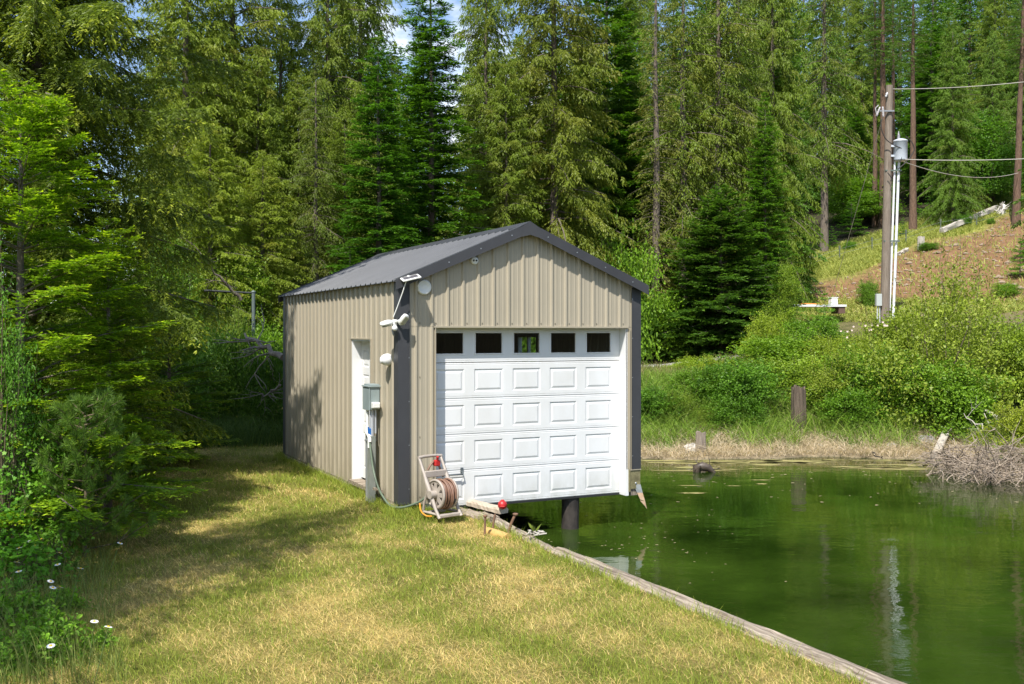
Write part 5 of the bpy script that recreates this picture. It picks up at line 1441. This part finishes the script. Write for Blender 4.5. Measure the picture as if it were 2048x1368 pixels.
# things afloat
mb = MB(); g = random.Random(5)
def fleck(x, y, s):
    a = g.uniform(0, 6.28); e = g.uniform(.4, .8)
    n = 6; vs = [(x + s * (1 + g.uniform(-.2, .2)) * math.cos(a + 2 * math.pi * k / n), y + s * e * math.sin(2 * math.pi * k / n), .005 + g.uniform(0, .003)) for k in range(n)]
    mb.add(vs, [tuple(range(n))])
for i in range(110):
    px = g.gauss(1290, 110); py = g.gauss(1075, 60)
    if py < 955: continue
    y = FPX * CAMZ / (py - HZ); x = (px - 1024) / FPX * y
    if shore_d(x, y) < -.1: fleck(x, y, g.uniform(.008, .024))
for i in range(140):
    px = g.uniform(1290, 2040); py = 925 + abs(g.gauss(0, 35)); y = FPX * CAMZ / (py - HZ); x = (px - 1024) / FPX * y
    if shore_d(x, y) < -.1: fleck(x, y, g.uniform(.012, .04))
tag(mb.build('floating_leaves', mat('dead_leaf', (.42, .33, .20), .7)), 'dead leaves and specks afloat on the green water', 'leaves', kind='stuff')
mb = MB()
for i in range(46):
    px = g.uniform(1285, 1920); py = 920 + abs(g.gauss(0, 9)); 
    if i % 6 == 0: px, py = g.uniform(1380, 1640), g.uniform(935, 990)
    y = FPX * CAMZ / (py - HZ); x = (px - 1024) / FPX * y; L = g.uniform(.2, .9); wv = g.uniform(.05, .16); n = 14
    if i % 6 == 0: L *= .4; wv *= .4
    if shore_d(x, y) > -.05: continue
    vs = [(x + L * math.cos(2 * math.pi * k / n) * (1 + .3 * math.sin(k * 2.3 + i)), y + wv * math.sin(2 * math.pi * k / n) * (1 + .4 * math.sin(k * 3.1 + i)), .003) for k in range(n)]
    mb.add(vs, [tuple(range(n))])
tag(mb.build('algae_film', mat('algae', (.33, .27, .11), .8, noise=(5, (.22, .22, .06), .35, .7))), 'yellowish algae film floating along the far shoreline', 'algae', kind='stuff')

# ------------------------------------------------------------------ utility pole
M_POLE = mat('pole_wood', (.13, .10, .075), .9, noise=(4, (.26, .215, .17), .3, .7, (5, 5, .4)), bump=(8, .6, .02, (5, 5, .4)))
PYY = 43.5
base = at(1769, PYY, 640); top = at(1779, PYY, 171); base.z = min(base.z, ground_h(base.x, base.y)) - .1
pole = empty('utility_pole', base, 0, 'weathered wooden utility pole on the right bank carrying a transformer', 'utility pole')
pole_top = top
rel = lambda p: p - base
Pp = lambda px, py, dy=0.0: rel(at(px, PYY + dy, py))
def on_pole(py):
    t = (640 - py) / (640 - 171); return 1769 + 10 * t
mb = MB(); mb.tube([Vector((0, 0, 0)), rel(top) * .5, rel(top)], [.205, .172, .14], 16); mb.build('pole_shaft', M_POLE, pole)
M_TRF = mat('transformer_grey', (.50, .54, .60), .4, noise=(4, (.56, .60, .66), .3, .7)); M_STEEL = mat('steel', (.30, .31, .32), .5, metal=.5)
c = Pp(1801, 322, -.12); S_ = PYY / FPX
mb = MB(); MT = Matrix.Translation(c)
mb.lathe([(0, -.02), (.24, 0), (.275, .03), (.285, .06), (.285, .80), (.30, .81), (.30, .86), (.27, .90), (.12, .95), (0, .96)], MT, 24)
mb.box((-.42, -.05, .18), (-.27, .05, .26), MT); mb.box((-.42, -.05, .60), (-.27, .05, .68), MT)
tr = mb.build('transformer', M_TRF, pole)
mb = MB(); mb.lathe([(.05, .93), (.075, .98), (.045, 1.0), (.07, 1.04), (.04, 1.07), (.065, 1.11), (.03, 1.15), (.02, 1.28), (0, 1.28)], Matrix.Translation(c + Vector((-.08, 0, 0))), 12); mb.build('bushing', mat('porcelain', (.25, .25, .26), .3), tr)
mb = MB(); mb.lathe([(.302, .815), (.308, .83), (.302, .85)], MT, 24); mb.build('lid_band', M_STEEL, tr)
M_PVC = mat('white_conduit', (.72, .73, .74), .4)
for dpx in (0, 8):
    mb = MB(); mb.tube([Pp(1790 + dpx, 316), Pp(1782 + dpx, 550), Pp(1778 + dpx, 645)], .056 if dpx else .046, 10)
    mb.tube([Pp(1790 + dpx, 316), Pp(1790 + dpx, 302)], [.04, .03], 8); mb.build('conduit', M_PVC, pole)
mb = MB()
for py, d in ((341, 14), (482, 12)):
    a = Pp(on_pole(py), py, -.12); mb.box((a.x - .1, a.y - .03, a.z - .03), (a.x + .58, a.y + .03, a.z + .03))
mb.build('standoff_bracket', mat('green_grey_steel', (.10, .13, .11), .6), pole)
mb = MB(); a = Pp(on_pole(222), 222, -.2); mb.box((a.x - .45, a.y - .04, a.z - .03), (a.x + .22, a.y + .04, a.z + .03)); mb.build('crossarm', M_STEEL, pole)
for nm, px, py in (('cutout_fuse', 1757, 222), ('lightning_arrester', 1766, 222)):
    mb = MB(); a = Pp(px, py, -.25)
    mb.lathe([(.03, -.25), (.05, -.22), (.03, -.19), (.055, -.14), (.03, -.10), (.055, -.05), (.03, 0), (.055, .05), (.03, .10), (.045, .16), (0, .2)], Matrix.Translation(a) @ Matrix.Rotation(R(22 if 'fuse' in nm else -4), 4, 'Y'), 10)
    if 'fuse' in nm: mb.tube([a + Vector((-.02, -.05, .24)), a + Vector((-.16, -.08, .10)), a + Vector((-.10, -.08, -.22))], .02, 6)
    mb.build(nm, mat('insulator', (.40, .38, .38), .35), pole)
mb = MB(); a = Pp(1773, 190, -.15); mb.lathe([(.02, -.1), (.06, -.05), (.03, 0), (.06, .05), (.03, .1), (0, .14)], Matrix.Translation(a) @ Matrix.Rotation(R(20), 4, 'Y'), 10); mb.build('insulator', mat('insulator_pale', (.52, .52, .54), .3), pole)
M_CABLE = mat('black_cable', (.03, .025, .022), .6)
for nm, c_ in (('jumper_wire', ((1762, 238), (1763, 258), (1772, 278), (1788, 290), (1803, 297), (1806, 305), (1800, 325))), ('jumper_wire', ((1811, 272), (1824, 285), (1828, 300), (1818, 318), (1806, 330), (1796, 338))),
               ('jumper_wire', ((1775, 345), (1783, 356), (1781, 362)))):
    mb = MB(); mb.tube(smooth_path([Pp(x, y, -.38) for x, y in c_]), .022, 6); mb.build(nm, M_CABLE, pole)
mb = MB(); a = Pp(1757, 612, -.1); mb.box((a.x - .12, a.y - .1, a.z), (a.x + .12, a.y + .1, a.z + .52), None, .01)
mb.tube([a + Vector((-.05, 0, 0)), a + Vector((-.05, 0, -.75))], .03, 8); mb.tube([a + Vector((.05, 0, 0)), a + Vector((.05, 0, -.75))], .03, 8)
tag(mb.build('meter_box', M_BOXG), 'grey electric meter box on two pipes left of the pole foot', 'meter box').location = base
COL.objects['meter_box'].data.materials[0] = mat('pale_grey_box', (.42, .45, .43), .5)
M_WIRE = mat('aluminium_wire', (.50, .47, .40), .5)
def wire(name, a, b, sag, r, label, m=M_WIRE):
    mb = MB(); mb.tube([a.lerp(b, k / 16) - Vector((0, 0, 4 * sag * (k / 16) * (1 - k / 16))) for k in range(17)], r, 6)
    return tag(mb.build(name, m), label, 'wire', 'overhead wires')
a = at(1786, PYY, 178); b = at(2330, 34, 122)
wire('power_line', a, b, .25, .016, 'top overhead wire running from the pole top to the right border')
a = at(1792, PYY, 318); b = at(2330, 35, 296)
wire('service_line', a, b, .2, .018, 'lower overhead wire from below the transformer to the right border')
a = at(1795, PYY, 319); b = at(2036, 61.6, 346)
wire('service_line', a, b, .5, .016, 'slanting wire from below the transformer to the leaning red trunk')
a = at(1774, PYY, 205); b = hit(1664, 592)
wire('guy_wire', a, b, .0, .014, 'thin guy wire slanting left from the pole down to the slope')

# ------------------------------------------------------------------ on the hill
M_TPOST = mat('fence_post_green', (.10, .12, .08), .7)
fp = []
for i, (px, py) in enumerate(((1621, 540), (1679, 520), (1744, 503), (1812, 487), (1881, 466), (1953, 455), (2025, 437))):
    p = hit(px, py); mb = MB(); mb.box((p.x - .03, p.y - .03, p.z - .1), (p.x + .03, p.y + .03, p.z + .85)); mb.box((p.x - .05, p.y - .035, p.z + .70), (p.x + .05, p.y + .035, p.z + .85), mi=1 if i == 0 else 0); fp.append(p)
    tag(mb.build('fence_post', [M_TPOST, M_PVC]), ['thin fence post with white tip at the low end of the slope', 'second thin fence post up the slope beside the guy wire', 'thin fence post left of the utility pole shaft', 'thin fence post just right of the utility pole', 'thin fence post standing at the fallen log',
                                                  'thin fence post above the dirt slope middle', 'highest thin fence post near the leaning red trunk'][i], 'fence post', 'thin fence posts on the slope')
for hh in (.35, .65):
    mb = MB(); mb.tube([p + Vector((0, -.035, hh)) for p in fp], .006, 4)
    tag(mb.build('fence_wire', M_STEEL), ['lower', 'upper'][hh > .5] + ' strand of thin wire strung between the slope fence posts', 'wire')
a, b = hit(1884, 470), hit(1992, 424)
tag(log_beam('fallen_log', a + Vector((0, 0, .12)), b + Vector((0, 0, .12)), .30, .30, M_DRIFT, 31, 20, .03), 'long grey fallen log lying across the upper slope', 'log')
a, b = hit(1796, 512), hit(1815, 503)
tag(log_beam('fallen_log', a, b, .2, .2, M_DRIFT, 32, 10, .03), 'short fallen log at the forest edge right of the pole', 'log')
p = hit(2000, 428); mb = MB(); g = random.Random(8)
mb.tube([p + Vector((0, 0, -.1)), p + Vector((.1, 0, .35)), p + Vector((.3, 0, .6))], [.28, .22, .10], 10)
for i in range(12): stick(mb, p + Vector((.1, 0, .3)), Vector((g.gauss(0, 1), g.gauss(-.5, .5), g.gauss(.1, .7))), g.uniform(.5, 1.0), .06, g, 1)
tag(mb.build('root_stump', mat('bleached_root', (.58, .55, .50), .85, noise=(5, (.42, .39, .35), .4, .7))), 'bleached upturned root at the top end of the long log', 'stump')
stump_post('tree_stump', 1842, 500, 12, 472, 'sawn grey tree stump in the grass above the dirt', M_DRIFT, .1, 9)['category'] = 'stump'
for px, py, w_, t_, lab, tn in ((1858, 500, 46, 484, 'dark leafy bush at the foot of the sawn stump', (.7, .8, .8)), (1930, 452, 30, 428, 'small bush right of the fallen log', (.7, .85, .8)), (1982, 448, 16, 436, 'tiny bush above the dirt slope', (.8, .9, .8)),
                                (1735, 612, 50, 560, 'straggly bush in the dirt left of the meter box', (1, 1, 1)), (2010, 590, 60, 565, 'pale weed clump on the dirt slope at right', (1.1, 1.1, 1)), (1700, 500, 30, 482, 'small round bush in the slope grass', (.9, 1, .9))):
    bush(S_B, px, py, w_, t_, lab, tn, 'small bushes on the slope')
# broken rock scattered on the bare dirt
mb = MB(); g = random.Random(77)
for i in range(1500):
    px, py = g.uniform(1600, 2055), g.uniform(440, 610)
    p = None; y = g.uniform(44, 80); x = (px - 1024) / FPX * y; q = hill_zone(x, y)
    if q == 0 or q[0] < q[2] + 2 or q[0] > 640: continue
    z = ground_h(x, y); s = abs(g.gauss(0, .06)) + .03
    vs = [Vector((x + s * g.uniform(.6, 1.3) * a_, y + s * g.uniform(.6, 1.2) * b_, z + s * c_ * g.uniform(.4, .9))) for a_, b_, c_ in ((-1, -1, 0), (1, -1, 0), (1, 1, 0), (-1, 1, 0), (0, 0, 1), (.5, -.5, .8))]
    mb.add(vs, [(0, 1, 5), (1, 2, 5), (2, 4, 5), (2, 3, 4), (3, 0, 4), (0, 5, 4)])
tag(mb.build('rubble', mat('rubble_stone', (.20, .145, .10), .95, noise=(.8, (.32, .24, .17), .35, .7))), 'loose broken stones over the bare dirt slope', 'rubble', kind='stuff')
# low pale platform with an orange sheet and a white box, behind the bank
o0 = at(1632, 46.5, 612); o0.z = max(o0.z, ground_h(o0.x, o0.y) + .1)
plat = empty('dock_section', o0, R(4), 'long low pale dock section with an orange sheet lying on it, behind the bank', 'dock section')
mb = MB(); mb.box((-1.25, -.5, -.05), (1.25, .5, .05), None, .01); mb.build('deck', M_PVC, plat)
mb = MB(); mb.box((-1.2, -.45, -.35), (-1.0, .45, -.055)); mb.box((.9, -.45, -.35), (1.2, .45, -.055)); mb.build('skid', mat('rust_skid', (.12, .07, .05), .8), plat)
mb = MB(); mb.add([(-.75, -.4, .055), (.2, -.45, .055), (.35, .4, .055), (-.7, .45, .055), (-.62, -.3, .12), (.1, -.3, .10), (.2, .3, .11), (-.55, .3, .13)], [(0, 1, 5, 4), (1, 2, 6, 5), (2, 3, 7, 6), (3, 0, 4, 7), (4, 5, 6, 7)])
ob = tag(mb.build('orange_sheet', mat('orange_sheet', (.60, .22, .05), .7)), 'orange sheet folded on the pale dock section', 'tarp'); ob.location = o0; ob.rotation_euler = (0, 0, R(4))
mb = MB(); mb.box((.62, -.3, .055), (.92, .1, .36), None, .02); mb.box((.60, -.32, .365), (.94, .12, .40), None, .01)
ob = tag(mb.build('cooler_box', M_WHITE2), 'white box standing at the right end of the pale dock section', 'box'); ob.location = o0; ob.rotation_euler = (0, 0, R(4))
# pale flowers on the bank
mb = MB(); g = random.Random(6)
fl = []
for i in range(15):
    px, py = g.choice(((1735, 654), (1708, 658), (1772, 650), (1745, 648), (1690, 668))); px += g.gauss(0, 9); py += g.gauss(0, 5); y = 29.0 + g.uniform(-.5, .5)
    c = at(px, y, py)
    for k in range(6):
        a = k * 1.05; s = .034; d = Vector((math.cos(a), -.4, math.sin(a))); e = Vector((-math.sin(a), 0, math.cos(a)))
        mb.add([c, c + d * s * .6 + e * s * .4, c + d * s, c + d * s * .6 - e * s * .4], [(0, 1, 2, 3)])
bb = bush(S_A, 1735, 720, 120, 652, 'flowering bush with pale pink blossoms left of the pole foot', (1, 1, 1), BK, Y=29.2)
fo = mb.build('blossoms', mat('pale_petal', (.66, .52, .46), .7)); fo.parent = bb; fo.matrix_parent_inverse = bb.matrix_basis.inverted()
# metal post and its long arm left of the boathouse
p = at(507, 25.6, 642); tp = at(507, 25.6, 585); p.z = surf(p.x, p.y)
post = empty('metal_post', p, 0, 'grey metal post with a long thin horizontal arm, left behind the boathouse', 'post')
mb = MB(); mb.tube([Vector((0, 0, -.2)), tp - p], .045, 10); mb.lathe([(.055, 0), (.06, .03), (.0, .06)], Matrix.Translation(tp - p), 10); mb.build('shaft', mat('grey_pipe', (.13, .16, .15), .5, metal=.2), post)
mb = MB(); a = at(503, 25.6, 586) - p; b = at(408, 25.3, 581) - p; mb.tube([a, b], .028, 8); mb.build('arm', mat('dark_pipe', (.03, .034, .034), .5, metal=.3), post)
# tuft and frayed rope on the timber edge
g = random.Random(3); c = from_b(edge_bx(-2.05) + .10, -2.05, ZT + .0)
mb = MB()
for i in range(26):
    a = g.uniform(0, 6.28); h = g.uniform(.06, .15); w2 = .0035; d = Vector((math.cos(a), math.sin(a), 0)); s = Vector((-d.y, d.x, 0))
    mb.add([c - s * w2, c + s * w2, c + d * h * .25 + Vector((0, 0, h * .7)) + s * w2 * .7, c + d * h * .6 + Vector((0, 0, h)), c + d * h * .25 + Vector((0, 0, h * .7)) - s * w2 * .7], [(0, 1, 2, 3, 4)])
tag(mb.build('grass_tuft', mat('tuft_green', (.20, .26, .04), .6)), 'single green grass tuft growing on the timber edge by the water', 'grass tuft')
mb = MB()
for i in range(4):
    pts = [c + Vector((g.uniform(-.12, .14), g.uniform(-.12, .06), g.uniform(0, .05))) for k in range(5)]
    mb.tube(smooth_path(pts, 6), .009, 5)
tag(mb.build('frayed_rope', mat('grey_rope', (.42, .39, .34), .9)), 'frayed grey rope end knotted around the grass tuft on the timber', 'rope')
